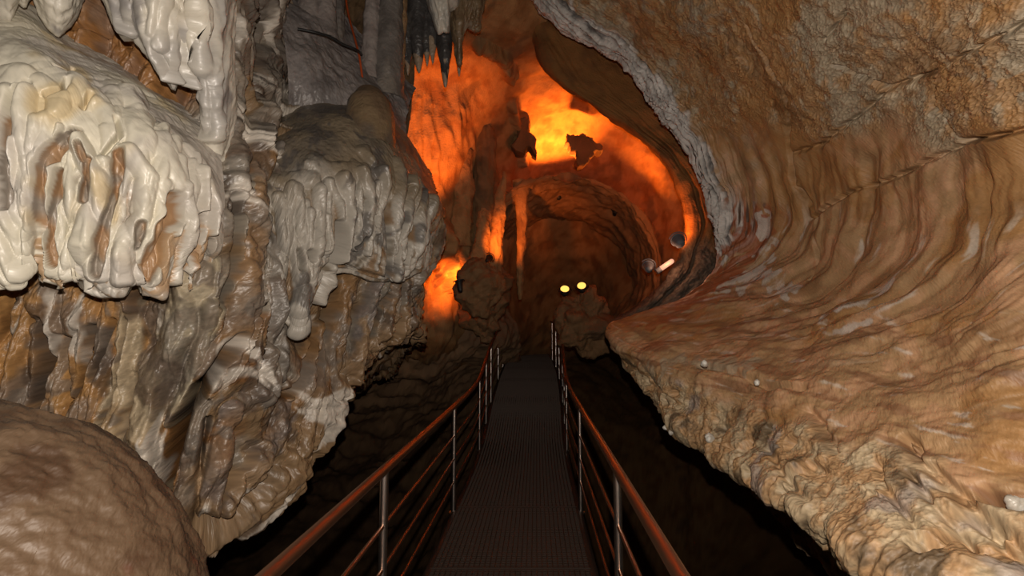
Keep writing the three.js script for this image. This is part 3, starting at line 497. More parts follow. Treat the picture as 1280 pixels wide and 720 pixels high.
// the grey-brown flowstone bell further in
{
  const net = [
    [[318, 175, 3.9], [345, 150, 4.2], [385, 130, 4.5], [430, 128, 4.7], [475, 140, 4.8], [515, 180, 4.9], [540, 225, 5.1], [548, 260, 5.6]],
    [[322, 200, 3.55], [348, 175, 3.75], [388, 155, 3.95], [432, 150, 4.1], [478, 165, 4.25], [515, 205, 4.45], [546, 245, 4.75], [552, 262, 5.4]],
    [[326, 235, 3.4], [352, 220, 3.5], [390, 205, 3.62], [434, 205, 3.8], [478, 215, 3.98], [515, 245, 4.25], [548, 262, 4.65], [553, 268, 5.3]],
    [[330, 290, 3.38], [356, 285, 3.45], [392, 275, 3.55], [434, 265, 3.75], [476, 275, 3.95], [512, 290, 4.2], [542, 300, 4.6], [545, 302, 5.3]],
    [[334, 350, 3.4], [362, 365, 3.46], [388, 355, 3.56], [425, 320, 3.78], [470, 325, 3.98], [505, 335, 4.2], [532, 335, 4.6], [536, 335, 5.3]],
    [[338, 385, 3.44], [368, 412, 3.5], [384, 395, 3.62], [418, 345, 3.85], [462, 352, 4.05], [498, 350, 4.25], [526, 340, 4.65], [530, 340, 5.3]],
    [[345, 380, 3.7], [370, 405, 3.75], [388, 385, 3.9], [420, 335, 4.2], [462, 340, 4.4], [498, 340, 4.6], [522, 335, 4.9], [528, 335, 5.4]]];
  const f = netSurface(net), V = v => interp([[0, 0], [0.1, 0.9], [0.92, 5.1], [1, 6]], v);
  const strokes = [
    [[368, 235], [372, 300], [378, 360], [374, 410], 12, 12, 0.12], [[400, 235], [402, 280], [392, 340], [382, 385], 9, 9, 0.11], [[352, 245], [356, 310], [352, 380], 9, 6, 0.09],
    [[432, 225], [438, 265], [430, 300], [420, 360], [414, 385], 13, 5, 0.14], [[455, 215], [468, 250], [458, 290], [446, 312], 12, 5, 0.14], [[478, 215], [484, 245], [472, 290], 9, 5, 0.12],
    [[415, 225], [425, 250], [428, 275], 9, 5, 0.1], [[500, 205], [500, 260], [496, 350], 9, 7, 0.08], [[515, 225], [508, 290], [505, 350], 8, 6, 0.08], [[528, 240], [525, 290], [515, 340], 8, 6, 0.07], [[541, 250], [538, 300], [530, 335], 7, 6, 0.08],
    [[395, 200], [415, 215], [450, 210], 16, 16, 0.06], [[455, 185], [468, 200], 10, 6, 0.05], [[360, 225], [390, 222], 18, 14, 0.07], [[388, 205], [400, 205], 8, 6, 0.07],
  ].map(a => ({ p: a.slice(0, -3), r: [a[a.length - 3], a[a.length - 2]], h: a[a.length - 1] * 0.8, kind: 'drip', wob: 0.35, pow: 0.7 }));
  const r2 = mulberry(9);
  for (let i = 0; i < 26; i++) { const x = 345 + r2() * 190, y = 215 + r2() * 70, l = 25 + r2() * 60; strokes.push({ p: [[x, y], [x, y + l / 2], [x - 5 * r2(), y + l]], r: [3 + 3 * r2(), 2 + 3 * r2()], h: 0.03 + 0.04 * r2(), kind: 'drip', wob: 0.5 }); }
  strokes.push({ p: [[425, 280], [422, 310], [412, 350]], r: 5, h: -0.2 }, { p: [[376, 315], [378, 335]], r: 6, h: -0.15 }, { p: [[388, 315], [390, 325]], r: 4, h: -0.12 }, { p: [[445, 310], [456, 300]], r: 4, h: -0.15 }, { p: [[512, 232], [505, 280], [496, 330]], r: 3, h: -0.08 }, { p: [[528, 235], [520, 280], [508, 330]], r: 3, h: -0.08 }, { p: [[488, 240], [490, 300], [486, 345]], r: 5, h: -0.12 });
  const g = surface((u, v) => f(u * 7, V(v)), 310, 350, (p, n, u, vv, s) => {
    const x = p[0], y = p[1], z = p[2], v = V(vv), hang = sm(2.0, 3.0, v) * (1 - sm(5, 5.3, v));
    let h = 0.06 * fbm(x * 2.4, y * 1.8, z * 2.4, 3) + 0.014 * fbm(x * 7, y * 5, z * 7, 3) + hang * 0.12 * (billow(x * 4 + z * 3.4 + 0.4 * noise(y * 3, x * 2, 5), y * 0.35, 2, 2) - 0.9) + hang * 0.03 * (billow(x * 15 + z * 12, y * 1.6, 4, 2) - 0.9) + 0.004 * noise(x * 36, y * 30, z * 36) - hang * 0.04;
    
    const a = fbm(x * 2.6 + 2, y * 1.8, z * 2.6, 4), b = fbm(x * 9, y * 5, z * 9, 3), e = noise(x * 60, y * 60, z * 60);
    let c = mix([0.22, 0.175, 0.12], [0.155, 0.13, 0.1], sm(-0.15, 0.2, a));
    c = mix(c, [0.44, 0.41, 0.36], sm(1.9, 2.6, v + a) * sm(-0.25, 0.0, b + 0.5 * s.cover) * 0.9);
    c = mix(c, [0.075, 0.068, 0.065], sm(0.06, 0.24, b + 0.6 * a) * 0.75);
    c = mix(c, [0.21, 0.12, 0.05], hang * (1 - s.cover) * sm(0.0, 0.2, fbm(x * 6 + 9, y * 3, z * 6, 3)) * 0.8);
    const gr = 1 + 0.08 * e + 0.25 * b; s.c = [c[0] * gr, c[1] * gr, c[2] * gr]; return h;
  }, { strokes });
  tag(mesh('flowstone_bell', g, M.wetRock), 'bell shaped grey brown flowstone with a fringe of dripping fingers, beside the orange chamber', 'flowstone');
}
// solid of revolution with relief: stalagmites, stalactites, columns. profile rows [t along axis, radius]
function spindle(from, to, prof, nu, nv, skin, sq = 1) {
  const ax = new THREE.Vector3().subVectors(to, from), e1 = new THREE.Vector3(1, 0, 0).cross(ax).normalize(), e2 = new THREE.Vector3().crossVectors(ax, e1).normalize();
  return surface((u, v) => { const t = u * Math.PI * 2, r = interp(prof, v), p = from.clone().addScaledVector(ax, v); return p.addScaledVector(e1, Math.cos(t) * r * sq).addScaledVector(e2, Math.sin(t) * r); }, nu, nv, skin, { wrap: true, flip: true });
}
const rockSkin = (c1, c2, c3, amp, fl, sc = 1) => (p, n, u, v, s) => {
  const x = p[0] * sc, y = p[1] * sc, z = p[2] * sc, b = fbm(x * 5, y * 3, z * 5, 4), a = fbm(x * 2 + 3, y * 1.4, z * 2, 3), e = noise(x * 50, y * 50, z * 50);
  let c = mix(c1, c2, sm(-0.15, 0.2, b)); c = mix(c, c3, sm(0.08, 0.3, a + 0.4 * b) * 0.8); const gr = 1 + 0.12 * e + 0.2 * b; s.c = [c[0] * gr, c[1] * gr, c[2] * gr];
  return amp * (fbm(x * 3, y * 2, z * 3, 3) + 0.35 * fbm(x * 12, y * 8, z * 12, 3)) + fl * ridge(x * 7 + z * 3, y * 0.8, z * 7 - x * 3, 2);
};
// grey slope that runs up behind the bell, and the small brown knob on it
{
  const net = [[[330, -20, 4.9], [380, -10, 5.2], [420, 10, 5.4], [470, 60, 5.6], [520, 110, 5.8]], [[350, 30, 4.5], [388, 42, 4.7], [425, 75, 4.9], [468, 105, 5.1], [508, 140, 5.4]], [[360, 90, 4.3], [395, 100, 4.45], [430, 120, 4.6], [470, 140, 4.8], [512, 175, 5.1]], [[360, 180, 4.4], [400, 180, 4.5], [440, 180, 4.7], [480, 190, 4.9], [525, 220, 5.2]]];
  const f = netSurface(net);
  const g = surface((u, v) => f(u * 4, v * 3), 220, 200, rockSkin([0.31, 0.28, 0.27], [0.22, 0.2, 0.195], [0.14, 0.125, 0.12], 0.07, 0.012));
  tag(mesh('flowstone_slope', g, M.wetRock), 'smooth grey flowstone slope under the thin columns', 'flowstone');
  const k = spindle(at(465, 190, 4.25), at(460, 108, 4.45), [[0, 0.2], [0.45, 0.21], [0.7, 0.185], [0.88, 0.115], [0.97, 0.05], [1, 0.0]], 80, 60, rockSkin([0.2, 0.14, 0.08], [0.15, 0.1, 0.06], [0.11, 0.09, 0.07], 0.02, 0));
  tag(mesh('stalagmite', k, M.wetRock), 'small rounded brown stalagmite knob on the grey flowstone bell', 'stalagmite');
}
// big rounded stalagmite at the lower left
{
  const g = spindle(at(-60, 1080, 1.45), at(-60, 502, 1.62), [[0, 0.7], [0.3, 0.7], [0.5, 0.655], [0.65, 0.58], [0.78, 0.48], [0.88, 0.36], [0.95, 0.22], [0.985, 0.11], [1, 0]], 300, 240, (p, n, u, v, s) => {
    const x = p[0], y = p[1], z = p[2], w = y + 0.35 * x, b = fbm(x * 4, y * 4, z * 4, 4), a = fbm(x * 1.8 + 9, y * 1.8, z * 1.8, 3), e = noise(x * 70, y * 70, z * 70);
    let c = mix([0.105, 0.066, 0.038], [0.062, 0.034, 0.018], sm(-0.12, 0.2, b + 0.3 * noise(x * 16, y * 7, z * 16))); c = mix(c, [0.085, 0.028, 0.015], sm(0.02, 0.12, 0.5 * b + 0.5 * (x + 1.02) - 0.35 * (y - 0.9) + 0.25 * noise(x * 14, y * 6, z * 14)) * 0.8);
    const gr = 1 + 0.06 * e + 0.15 * b; s.c = [c[0] * gr, c[1] * gr, c[2] * gr];
    return 0.02 * fbm(x * 3, y * 3, z * 3, 3) + 0.022 * noise(x * 9 + z * 4 + 3 * y, y * 4.5 + 2 * x, z * 7) + 0.016 * fbm(x * 20, y * 9, z * 20, 2) + 0.009 * ridge(x * 30 + y * 26, (y - x) * 9, z * 20, 2) + 0.003 * noise(x * 60, y * 60, z * 60);
  });
  tag(mesh('stalagmite', g, M.dryRock), 'large smooth domed tan stalagmite with fine ripples in front of the brown fluted rock', 'stalagmite');
}
// thin columns at the top
const COL = [
  [[385, -60, 5.1], [388, 48, 5.0], 0.13, 0.12, 'pale grey column standing on the grey flowstone slope, closest to the dark drapery', 0],
  [[408, -60, 5.15], [406, 52, 5.05], 0.1, 0.11, 'pale grey knotted column beside the black cable', 0],
  [[424, -60, 5.3], [420, 62, 5.2], 0.06, 0.07, 'thin grey column next to the black cable', 1],
  [[470, -60, 5.35], [460, 100, 5.2], 0.075, 0.08, 'slender pinkish grey column beside the orange cable', 0],
  [[490, -60, 5.4], [484, 125, 5.3], 0.12, 0.15, 'dark grey column with rippled surface between pink column and brown strip', 1],
  [[506, -60, 5.5], [497, 120, 5.45], 0.05, 0.05, 'narrow brown column at the edge of the black stalactites', 2]];
for (const [a, b, r0, r1, label, k] of COL) {
  const pal = [[[0.34, 0.3, 0.28], [0.27, 0.23, 0.215], [0.2, 0.18, 0.17]], [[0.2, 0.18, 0.165], [0.14, 0.125, 0.115], [0.25, 0.22, 0.19]], [[0.3, 0.19, 0.1], [0.23, 0.14, 0.07], [0.16, 0.11, 0.07]]][k];
  const g = spindle(at(...b), at(...a), [[0, r1 * 1.25], [0.12, r1], [0.4, r1 * 0.92], [0.5, r0 * 1.08], [0.7, r0], [1, r0 * 1.1]], 48, 120, rockSkin(...pal, 0.035, 0.012, 1.6));
  tag(mesh('limestone_shaft', g, M.wetRock), label, 'column', 'thin columns on the flowstone slope');
}
// the rock behind the thin columns
{
  const net = [[[340, -120, 5.5], [400, -120, 5.8], [460, -120, 6], [530, -120, 6.2]], [[340, 20, 5.6], [400, 20, 5.9], [460, 20, 6.1], [525, 10, 6.3]], [[340, 120, 5.8], [400, 120, 6], [460, 120, 6.2], [515, 110, 6.4]], [[340, 240, 6], [400, 240, 6.3], [460, 240, 6.5], [505, 240, 6.8]]];
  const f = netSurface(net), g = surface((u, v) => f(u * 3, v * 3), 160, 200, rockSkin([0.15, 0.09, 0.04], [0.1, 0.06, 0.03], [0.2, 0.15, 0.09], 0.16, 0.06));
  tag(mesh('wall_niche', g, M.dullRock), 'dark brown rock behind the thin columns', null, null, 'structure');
}
// stalactites on the ceiling
const ST = [
  [510, 95, 14, 0, 'black stalactite with a pale tip, next to the brown column'], [524, 92, 20, 0, 'broad black stalactite in the cluster above the orange curtain'], [534, 84, 13, 0, 'short black stalactite in the middle of the cluster'], [541, 82, 12, 1, 'short stalactite with blunt pale end'],
  [557, 110, 17, 0, 'long black stalactite with a buff tip hanging lowest over the orange curtain'], [574, 96, 10, 0, 'thin black stalactite beside the folded brown drapery']];
for (const [x, y, w, k, label] of ST) {
  const d = 5.9, a = at(x - 4, -40, d), b = at(x, y, d), r = w / FOCAL * d * 0.62;
  const sk = rockSkin([0.075, 0.07, 0.068], [0.05, 0.046, 0.045], [0.12, 0.11, 0.1], 0.03, 0.02, 2);
  const g = spindle(a, b, [[0, r * 1.5], [0.4, r * 1.15], [0.65, r * 0.85], [0.85, r * 0.45], [0.96, r * 0.2], [1, 0]], 40, 110, (p, n, u, v, s) => { const h = sk(p, n, u, v, s) * (1 - 0.7 * sm(0.7, 1, v)); if (v + 0.15 * noise(p[0] * 12, p[1] * 8, 3) > (k ? 0.78 : 0.86)) s.c = [0.36, 0.27, 0.19]; return h; });
  tag(mesh('stalactite', g, M.wetRock), label, 'stalactite', 'stalactites over the orange curtain');
}
{
  const cols = [[532, -50, -20, 5.5, 5.5], [538, -50, 12, 5.5, 5.5], [545, -50, 32, 5.5, 5.5], [549, -50, 42, 5.5, 5.5], [554, -50, 38, 5.5, 5.5], [559, -50, 40, 5.5, 5.5], [561, -50, 14, 5.5, 5.5], [572, -50, 6, 5.55, 5.55], [580, -50, -20, 5.6, 5.6]];
  const g = curtain(cols, 120, 110, paleSkin(-0.02, 0.4), { thick: 0.1, bulge: 0.1 });
  tag(mesh('drapery', g, M.calcite), 'pale triangular drapery hanging in front of the black stalactites', 'drapery');
  const c2 = [[562, -40, 15, 5.7, 5.7], [570, -40, 60, 5.7, 5.7], [574, -40, 84, 5.7, 5.7], [577, -40, 50, 5.7, 5.7], [584, -40, 30, 5.75, 5.75], [592, -40, 38, 5.8, 5.8], [598, -40, 38, 5.8, 5.8], [602, -40, 10, 5.85, 5.85], [606, -40, -10, 5.9, 5.9]];
  const g2 = curtain(c2, 120, 110, rockSkin([0.24, 0.17, 0.1], [0.17, 0.11, 0.06], [0.32, 0.26, 0.2], 0.04, 0.04, 2), { thick: 0.08, bulge: 0.1 });
  tag(mesh('drapery', g2, M.wetRock), 'folded brown drapery with a thin hanging point, right of the pale drapery', 'drapery');
}
console.log('formations');

// ================================================================= the inner chamber: dark masses and columns that stand before the lamps
function blob(name, px, py, d, rx, ry, rz, skinArgs, label, category, amp = 0.3, seed = 0) {
  const c = at(px, py, d), sk = rockSkin(...skinArgs);
  const g = surface((u, v) => { const t = u * Math.PI * 2, q = (v - 0.5) * Math.PI; return new THREE.Vector3(c.x + rx * Math.cos(q) * Math.cos(t), c.y + ry * Math.sin(q), c.z + rz * Math.cos(q) * Math.sin(t)); }, 110, 80, (p, n, u, v, s) => sk(p, n, u, v, s) + amp * fbm(p[0] * 1.6 / Math.max(rx, ry) + seed, p[1] * 1.6 / Math.max(rx, ry), p[2] * 1.6 + seed, 4) * sm(0, 0.06, v) * sm(1, 0.94, v), { wrap: true, flip: false });
  return tag(mesh(name, g, M.dullRock), label, category);
}
const ROCK = [[0.26, 0.145, 0.065], [0.19, 0.105, 0.045], [0.14, 0.08, 0.04], 0.05, 0.02];
// the tunnel that leads on from the chamber: a rough arch whose brow hides the vault lamps
{
  const ring = [[9.1, 705, 338, 122, 118, 0], [9.25, 705, 338, 112, 112, 0], [9.8, 705, 340, 104, 100, 0], [10.6, 703, 346, 92, 84, 0], [11.6, 702, 350, 84, 76, 0], [13, 700, 352, 76, 68, 0], [15, 698, 356, 66, 58, 0]];
  const lip = [9.7, 705, 340, 118, 108];
  const net = [lip, ...ring].map(([d, cx, cy, rx, ry]) => Array.from({ length: 13 }, (_, k) => { const t = Math.PI * (1.16 - 1.42 * k / 12); return [cx + rx * Math.cos(t), cy - ry * Math.sin(t), d]; }));
  const f = netSurface(net), sk = rockSkin([0.3, 0.165, 0.07], [0.22, 0.12, 0.05], [0.16, 0.09, 0.045], 0.1, 0.02);
  const g = surface((u, v) => f(u * 12, v * (net.length - 1)), 220, 150, (p, n, u, v, q) => sk(p, n, u, v, q) + 0.18 * fbm(p[0] * 1.3, p[1] * 1.3, p[2] * 1.3, 3) + 0.05 * noise(u * 3, v * 24 + noise(u * 4, v * 3, 1), 2), { flip: false });
  tag(mesh('wall_tunnel', g, M.dullRock), 'dark tunnel opening under the glowing orange vault', null, null, 'structure');
}
blob('boulder', 730, 404, 8.75, 0.5, 0.58, 0.3, ROCK, 'low rock beneath the pair of glowing lamps beside the walkway', 'boulder', 0.4, 2);
blob('boulder', 606, 376, 8.95, 0.33, 0.75, 0.3, ROCK, 'rough rock at the foot of the thin lit stalagmites', 'boulder', 0.5, 7);
blob('boulder', 600, 358, 7.9, 0.4, 0.44, 0.25, ROCK, 'rounded rock before the glowing arc at the chamber foot', 'boulder', 0.22, 9);
function fin(pts, d, deep, label) {          // added rock shape standing in for a dark shadow on the vault
  const r3 = mulberry(31), fine3 = [];
  pts.forEach((a, i) => { const b = pts[(i + 1) % pts.length]; for (let k = 0; k < 3; k++) fine3.push([lerp(a[0], b[0], k / 3) + (k ? 4.5 * (r3() - 0.5) : 0), lerp(a[1], b[1], k / 3) + (k ? 3.4 * (r3() - 0.5) : 0)]); });
  const sh = new THREE.Shape(fine3.map(([x, y]) => new THREE.Vector2((x - 640) / FOCAL * d, -(y - 360) / FOCAL * d)));
  const g = new THREE.ExtrudeGeometry(sh, { depth: deep, bevelEnabled: true, bevelThickness: 0.06, bevelSize: 0.02, bevelSegments: 3, steps: 4 });
  const p = g.attributes.position, c = new Float32Array(p.count * 3), o = at(640, 360, d);
  for (let i = 0; i < p.count; i++) { const x = p.getX(i), y = p.getY(i), z = p.getZ(i), q = 0.06 * fbm(x * 5, y * 5, z * 3, 3); p.setXYZ(i, x + q, y + 0.06 * fbm(x * 5 + 9, y * 5, z * 3, 3), z + q); const k = 0.6 + 0.6 * noise(x * 6, y * 6, z * 6); c.set([0.24 * k, 0.135 * k, 0.06 * k], i * 3); }
  g.setAttribute('color', new THREE.BufferAttribute(c, 3)); g.translate(0, 0, -deep); g.rotateX(PITCH); g.translate(o.x, o.y, o.z); g.computeVertexNormals();
  return tag(mesh('shadow_fin', g, M.dullRock), label, 'rock pendant');
}
fin([[646, 144], [650, 149], [656, 149], [661, 151], [660, 157], [658, 165], [666, 172], [669, 182], [669, 194], [664, 186], [660, 183], [654, 191], [645, 189], [640, 182], [647, 174], [648, 163], [651, 155]], 9.35, 0.3, 'narrow ragged rock fin added in place of a shadow on the orange vault');
fin([[710, 170], [718, 172], [727, 168], [734, 172], [741, 177], [752, 184], [748, 189], [743, 188], [739, 197], [734, 199], [730, 205], [724, 207], [721, 199], [722, 190], [715, 184], [709, 178]], 9.35, 0.3, 'broad ragged rock fin added in place of a shadow on the brightest part of the orange vault');
const CC = [[608, 150, 602, 345, 8.95, 0.2, 0.24, 'tall dull column between the orange curtain and the vault', 1], [630, 215, 614, 340, 8.75, 0.07, 0.12, 'slim leaning stalagmite lit orange, right of the tall dull column', 0], [604, 262, 600, 332, 8.6, 0.1, 0.17, 'stubby lit stalagmite with fluted side before the tall dull column', 0], [582, 180, 574, 296, 8.7, 0.16, 0.2, 'broad fluted column at the edge of the orange curtain', 0]];
{
  const g = spindle(at(652, 226, 9.25), at(650, 374, 9.2), [[0, 0.16], [0.15, 0.1], [0.5, 0.075], [0.85, 0.06], [0.96, 0.03], [1, 0.004]], 40, 90, rockSkin([0.42, 0.24, 0.1], [0.3, 0.16, 0.06], [0.2, 0.1, 0.04], 0.06, 0.03, 1.3));
  tag(mesh('stalactite', g, M.dullRock), 'thin orange lit stalactite hanging from the tunnel brow over the walkway', 'stalactite');
}
for (const [x0, y0, x1, y1, d, r0, r1, label, k] of CC) {
  const g = spindle(at(x1, y1 + 12, d), at(x0, y0, d), [[0, r1 * 1.2], [0.3, r1], [0.7, r0], [0.93, r0 * 0.7], [1, 0.01]], 48, 90, rockSkin(...(k ? [[0.26, 0.145, 0.065], [0.19, 0.105, 0.045], [0.14, 0.08, 0.04]] : [[0.42, 0.24, 0.1], [0.3, 0.16, 0.06], [0.2, 0.1, 0.04]]), 0.08, 0.04, 1.3));
  tag(mesh('chamber_stalagmite', g, M.dullRock), label, 'column', 'columns inside the orange chamber');
}

// ================================================================= walkway
const PATH = [[-1, -0.25, 0], [0, -0.19, 0], [2.7, -0.06, 0], [5, 0.05, 0], [6.6, 0.13, 0.02], [7.4, 0.17, 0.12], [8.6, 0.25, 0.5], [10, 0.33, 0.76], [11.5, 0.4, 0.9], [13, 0.44, 0.99], [15.5, 0.5, 1.06]];
const pathAt = z => { let i = 1; while (i < PATH.length - 2 && PATH[i + 1][0] < z) i++; const a = PATH[i - 1], b = PATH[i], c = PATH[i + 1], d = PATH[Math.min(PATH.length - 1, i + 2)], t = (z - b[0]) / (c[0] - b[0]); const h = k => { const m0 = (c[k] - a[k]) / (c[0] - a[0]) * (c[0] - b[0]), m1 = (d[k] - b[k]) / (d[0] - b[0] || 1) * (c[0] - b[0]), t2 = t * t, t3 = t2 * t; return (2 * t3 - 3 * t2 + 1) * b[k] + (t3 - 2 * t2 + t) * m0 + (-2 * t3 + 3 * t2) * c[k] + (t3 - t2) * m1; }; return [h(1), h(2)]; };
const P3 = (z, side, up) => { const [x, y] = pathAt(z); return new THREE.Vector3(x + side, y + up, -z); };
const along = (z0, z1, side, up, n = 40) => new THREE.CatmullRomCurve3(Array.from({ length: n + 1 }, (_, i) => P3(lerp(z0, z1, i / n), side, up)));
const HALF = 0.57, RAILX = 0.62;
{
  const w = group('walkway', 'metal grating walkway running straight into the orange chamber', 'walkway');
  const zs = []; for (let z = -0.03; z < 15; z += 1.25) zs.push(z);
  const bar = (a, b, wd, ht) => { const m = new THREE.Matrix4(), d = new THREE.Vector3().subVectors(b, a), L = d.length(), g = new THREE.BoxGeometry(wd, ht, L); m.lookAt(b, a, new THREE.Vector3(0, 1, 0)); m.setPosition(a.clone().lerp(b, 0.5)); return g.applyMatrix4(m); };
  for (const z of zs) {
    const z1 = z + 1.235, fr = [], gr = [];
    fr.push(bar(P3(z + 0.012, -HALF, 0), P3(z + 0.012, HALF, 0), 0.012, 0.032), bar(P3(z1 - 0.012, -HALF, 0), P3(z1 - 0.012, HALF, 0), 0.012, 0.032), bar(P3(z, -HALF, 0), P3(z1, -HALF, 0), 0.012, 0.032), bar(P3(z, HALF, 0), P3(z1, HALF, 0), 0.012, 0.032));
    for (let k = 1; k < 30; k++) { const s = lerp(-HALF, HALF, k / 30); gr.push(bar(P3(z, s, 0), P3(z1, s, 0), 0.007, 0.028)); }
    for (let k = 1; k < 33; k++) { const q = lerp(z, z1, k / 33); gr.push(bar(P3(q, -HALF, 0.001), P3(q, HALF, 0.001), 0.009, 0.026)); }
    const p = mesh('deck_panel', mergeGeometries(fr), M.grating, w); const gm = mesh('grating', mergeGeometries(gr), M.grating, p); gm.userData.kind = 'stuff';
  }
  for (const s of [-1, 1]) mesh('side_beam', new THREE.TubeGeometry(along(-0.6, 15.2, s * (HALF + 0.03), -0.07), 120, 0.045, 8), M.grating, w);
}
const POSTS = [0.5, 2.72, 5.0, 7.2, 8.0, 8.7, 10.2, 11.7, 13.2];
for (const s of [-1, 1]) {
  const w = group('railing', s < 0 ? 'steel railing on the flowstone side of the walkway with slim posts' : 'steel railing on the ledge side of the walkway, curving in at its far end', 'railing');
  mesh('handrail', new THREE.TubeGeometry(along(0.1, 14.5, s * RAILX, 0.97), 240, 0.026, 14), M.rail, w);
  for (const up of [0.24, 0.46, 0.68]) mesh('middle_rail', new THREE.TubeGeometry(along(0.1, 14.5, s * RAILX, up), 200, 0.011, 8), M.rail, w);
  for (const z of POSTS) {
    const a = P3(z, s * RAILX, -0.06), b = P3(z, s * RAILX, 0.955), m = mesh('post', new THREE.CylinderGeometry(0.022, 0.022, b.y - a.y, 20), M.steel, w);
    m.position.copy(a).lerp(b, 0.5);
    const f = mesh('base_plate', new THREE.CylinderGeometry(0.045, 0.045, 0.012, 16), M.steel, m); f.position.y = -(b.y - a.y) / 2 + 0.012;
  }
}

// ================================================================= lamps
// a small flood lamp: body, rim, glowing face; the light sits just in front of the face
function lamp(name, pos, target, r, power, label, glow, angle = 1.0, group_) {
  const bodyMat = name === 'floodlight' ? M.lampBody : M.cable;
  const g = group(name, label, 'lamp', group_); g.position.copy(pos);
  const dir = new THREE.Vector3().subVectors(target, pos).normalize(); g.quaternion.setFromUnitVectors(new THREE.Vector3(0, 0, 1), dir);
  mesh('lamp_body', new THREE.LatheGeometry([[0.001, -0.16], [r * 0.55, -0.155], [r * 0.75, -0.12], [r * 0.95, -0.03], [r, 0]].map(a => new THREE.Vector2(...a)), 28).rotateX(Math.PI / 2), bodyMat, g);
  mesh('lamp_rim', new THREE.TorusGeometry(r, 0.012, 8, 28), bodyMat, g);
  const face = mesh('lamp_face', new THREE.CylinderGeometry(r * 0.95, r * 0.95, 0.01, 28).rotateX(Math.PI / 2), new THREE.MeshStandardMaterial({ color: 0x221100, emissive: new THREE.Color().setRGB(1, 0.5, 0.1), emissiveIntensity: glow }), g); face.position.z = -0.01;
  mesh('lamp_bracket', new THREE.TorusGeometry(r + 0.03, 0.008, 6, 20, Math.PI), bodyMat, g).rotation.z = Math.PI;
  const l = new THREE.SpotLight(AMBER, power, 0, angle, 0.6, 2); l.castShadow = true; l.shadow.radius = 3; l.position.copy(pos).addScaledVector(dir, 0.03); l.target.position.copy(target); scene.add(l, l.target);
  return g;
}
lamp('chamber_lamp', at(706, 361, 8.5), at(708, 300, 7.6), 0.085, 0.8, 'glowing orange lamp at the chamber foot, closer to the walkway', 1.8, 1.25, 'pair of glowing lamps');
lamp('chamber_lamp', at(727, 357, 8.5), at(722, 300, 7.6), 0.085, 0.8, 'glowing orange lamp at the chamber foot, farther from the walkway', 1.8, 1.25, 'pair of glowing lamps');
lamp('vault_lamp', at(698, 240, 10.05), at(694, 150, 9.85), 0.06, 60, 'lamp hidden behind the tunnel brow lighting the middle of the vault', 2, 0.85);
lamp('vault_lamp', at(770, 262, 10.0), at(790, 190, 8.9), 0.06, 20, 'lamp hidden behind the tunnel brow lighting the vault rim', 2, 1.1);
lamp('curtain_lamp', at(574, 352, 7.1), at(548, 168, 7.9), 0.05, 52, 'small dark lamp in front of the rounded rock, aimed up at the orange curtain', 2, 0.42);
lamp('arch_lamp', at(590, 352, 8.25), at(552, 348, 8.8), 0.05, 10, 'small lamp behind the low dark rock, lighting the glowing arc', 2, 0.9);
lamp('added_column_lamp', at(612, 322, 7.75), at(640, 290, 9.0), 0.045, 13, 'small added lamp on the rounded rock lighting the thin stalactite', 2, 0.5);  // extra amber spot, added to brighten the thin columns and stalactite
lamp('floodlight', at(847, 300, 6.9), at(810, 240, 8.6), 0.09, 4, 'grey round floodlight seen from behind on the vault rim', 2, 1.1);
lamp('floodlight', at(810, 332, 7.2), at(800, 260, 9.4), 0.075, 2, 'pinkish round floodlight below the grey one at the vault rim', 2, 1.1);
{ // short tube lamp between the two floodlights
  const g = group('tube_lamp', 'short pale glowing tube lamp between the two round floodlights', 'lamp'), a = at(823, 338, 7.0), b = at(842, 325, 7.0), d = new THREE.Vector3().subVectors(b, a);
  g.position.copy(a).lerp(b, 0.5); g.quaternion.setFromUnitVectors(new THREE.Vector3(0, 1, 0), d.clone().normalize());
  mesh('tube', new THREE.CapsuleGeometry(0.035, d.length() - 0.07, 6, 16), new THREE.MeshStandardMaterial({ color: 0x553322, emissive: new THREE.Color().setRGB(1, 0.5, 0.32), emissiveIntensity: 0.8 }), g);
  mesh('holder', new THREE.CylinderGeometry(0.045, 0.045, 0.07, 16).translate(0, -d.length() / 2, 0), M.lampBody, g);
  const l = new THREE.PointLight(new THREE.Color().setRGB(1, 0.45, 0.25), 0.4); l.castShadow = true; l.position.copy(g.position).add(new THREE.Vector3(0, 0.02, 0.1)); scene.add(l);
}
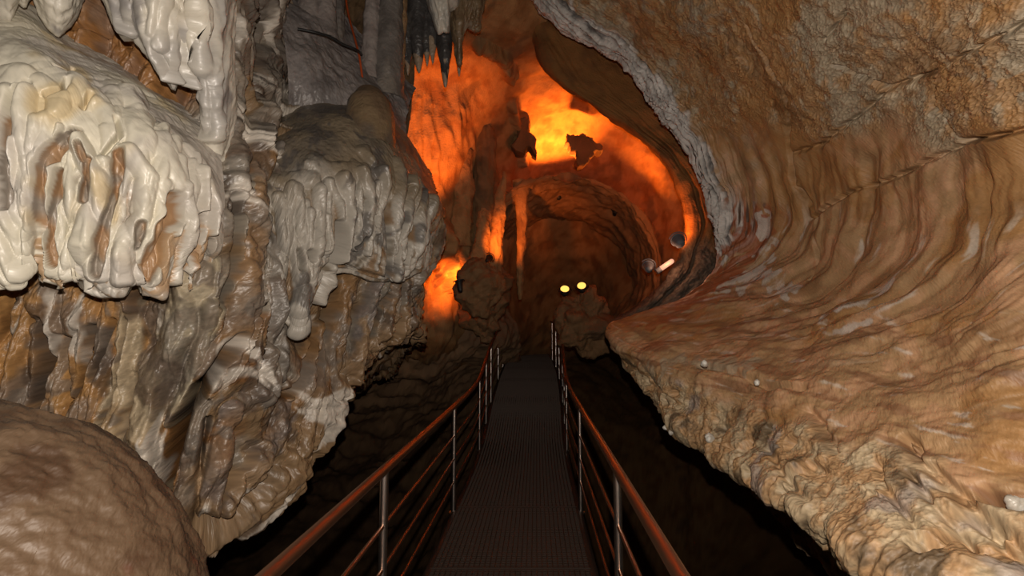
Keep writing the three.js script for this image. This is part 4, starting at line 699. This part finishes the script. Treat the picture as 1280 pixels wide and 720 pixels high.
// cables over the flowstone slope
tag(mesh('cable', new THREE.TubeGeometry(new THREE.CatmullRomCurve3([[372, 36, 4.45], [392, 40, 4.5], [412, 46, 4.6], [428, 55, 4.7], [445, 62, 4.8], [452, 68, 5.0]].map(p => at(...p))), 40, 0.012, 8), M.cable), 'thin black cable lying over the grey flowstone slope', 'cable');
tag(mesh('cable', new THREE.TubeGeometry(new THREE.CatmullRomCurve3([[430, -30, 5.6], [434, 10, 5.5], [444, 50, 5.2], [449, 70, 5.05], [453, 98, 4.95]].map(p => at(...p))), 40, 0.011, 8), M.orangeCable), 'thin orange cable hanging beside the slender pinkish column', 'cable');
// pale calcite nodules stuck on the edge of the right ledge
for (const [x, y, d, r, label] of [[886, 548, 3.62, 6, 'white calcite nodule on the broken edge of the ledge'], [880, 455, 3.86, 4, 'small white nodule in the groove on top of the ledge'], [832, 534, 4.2, 3.5, 'tiny white drip at the underside of the ledge tip'], [838, 540, 4.1, 3, 'tiny white drip next to another under the ledge tip'], [946, 478, 3.35, 4, 'small pale nodule at the end of the ledge groove'], [1270, 628, 1.83, 11, 'white calcite lump in the dark pocket of the rock face']]) {
  const R = r / FOCAL * d, c = at(x, y, d), sk = rockSkin([0.7, 0.68, 0.62], [0.55, 0.52, 0.46], [0.4, 0.36, 0.3], R * 0.9, 0, 6);
  const g = surface((u, v) => { const t = u * Math.PI * 2, q = (v - 0.5) * Math.PI; return new THREE.Vector3(c.x + R * Math.cos(q) * Math.cos(t), c.y + R * Math.sin(q), c.z + R * Math.cos(q) * Math.sin(t)); }, 20, 14, sk, { wrap: true });
  tag(mesh('calcite_nodule', g, M.calcite), label, 'nodule');
}

// the photographer's flash unit (behind the view, source of the white light)
{
  const g = group('camera_flash', 'flash unit above the camera', 'flash'); g.position.set(FLASH_AT[0], FLASH_AT[1], FLASH_AT[2] + 0.03);
  mesh('flash_body', new THREE.BoxGeometry(0.075, 0.055, 0.08).translate(0, 0, 0.05), M.cable, g);
  mesh('flash_window', new THREE.BoxGeometry(0.065, 0.04, 0.004), new THREE.MeshStandardMaterial({ color: 0xffffff, emissive: 0xffffff, emissiveIntensity: 1 }), g);
}
renderer.render(scene, camera);
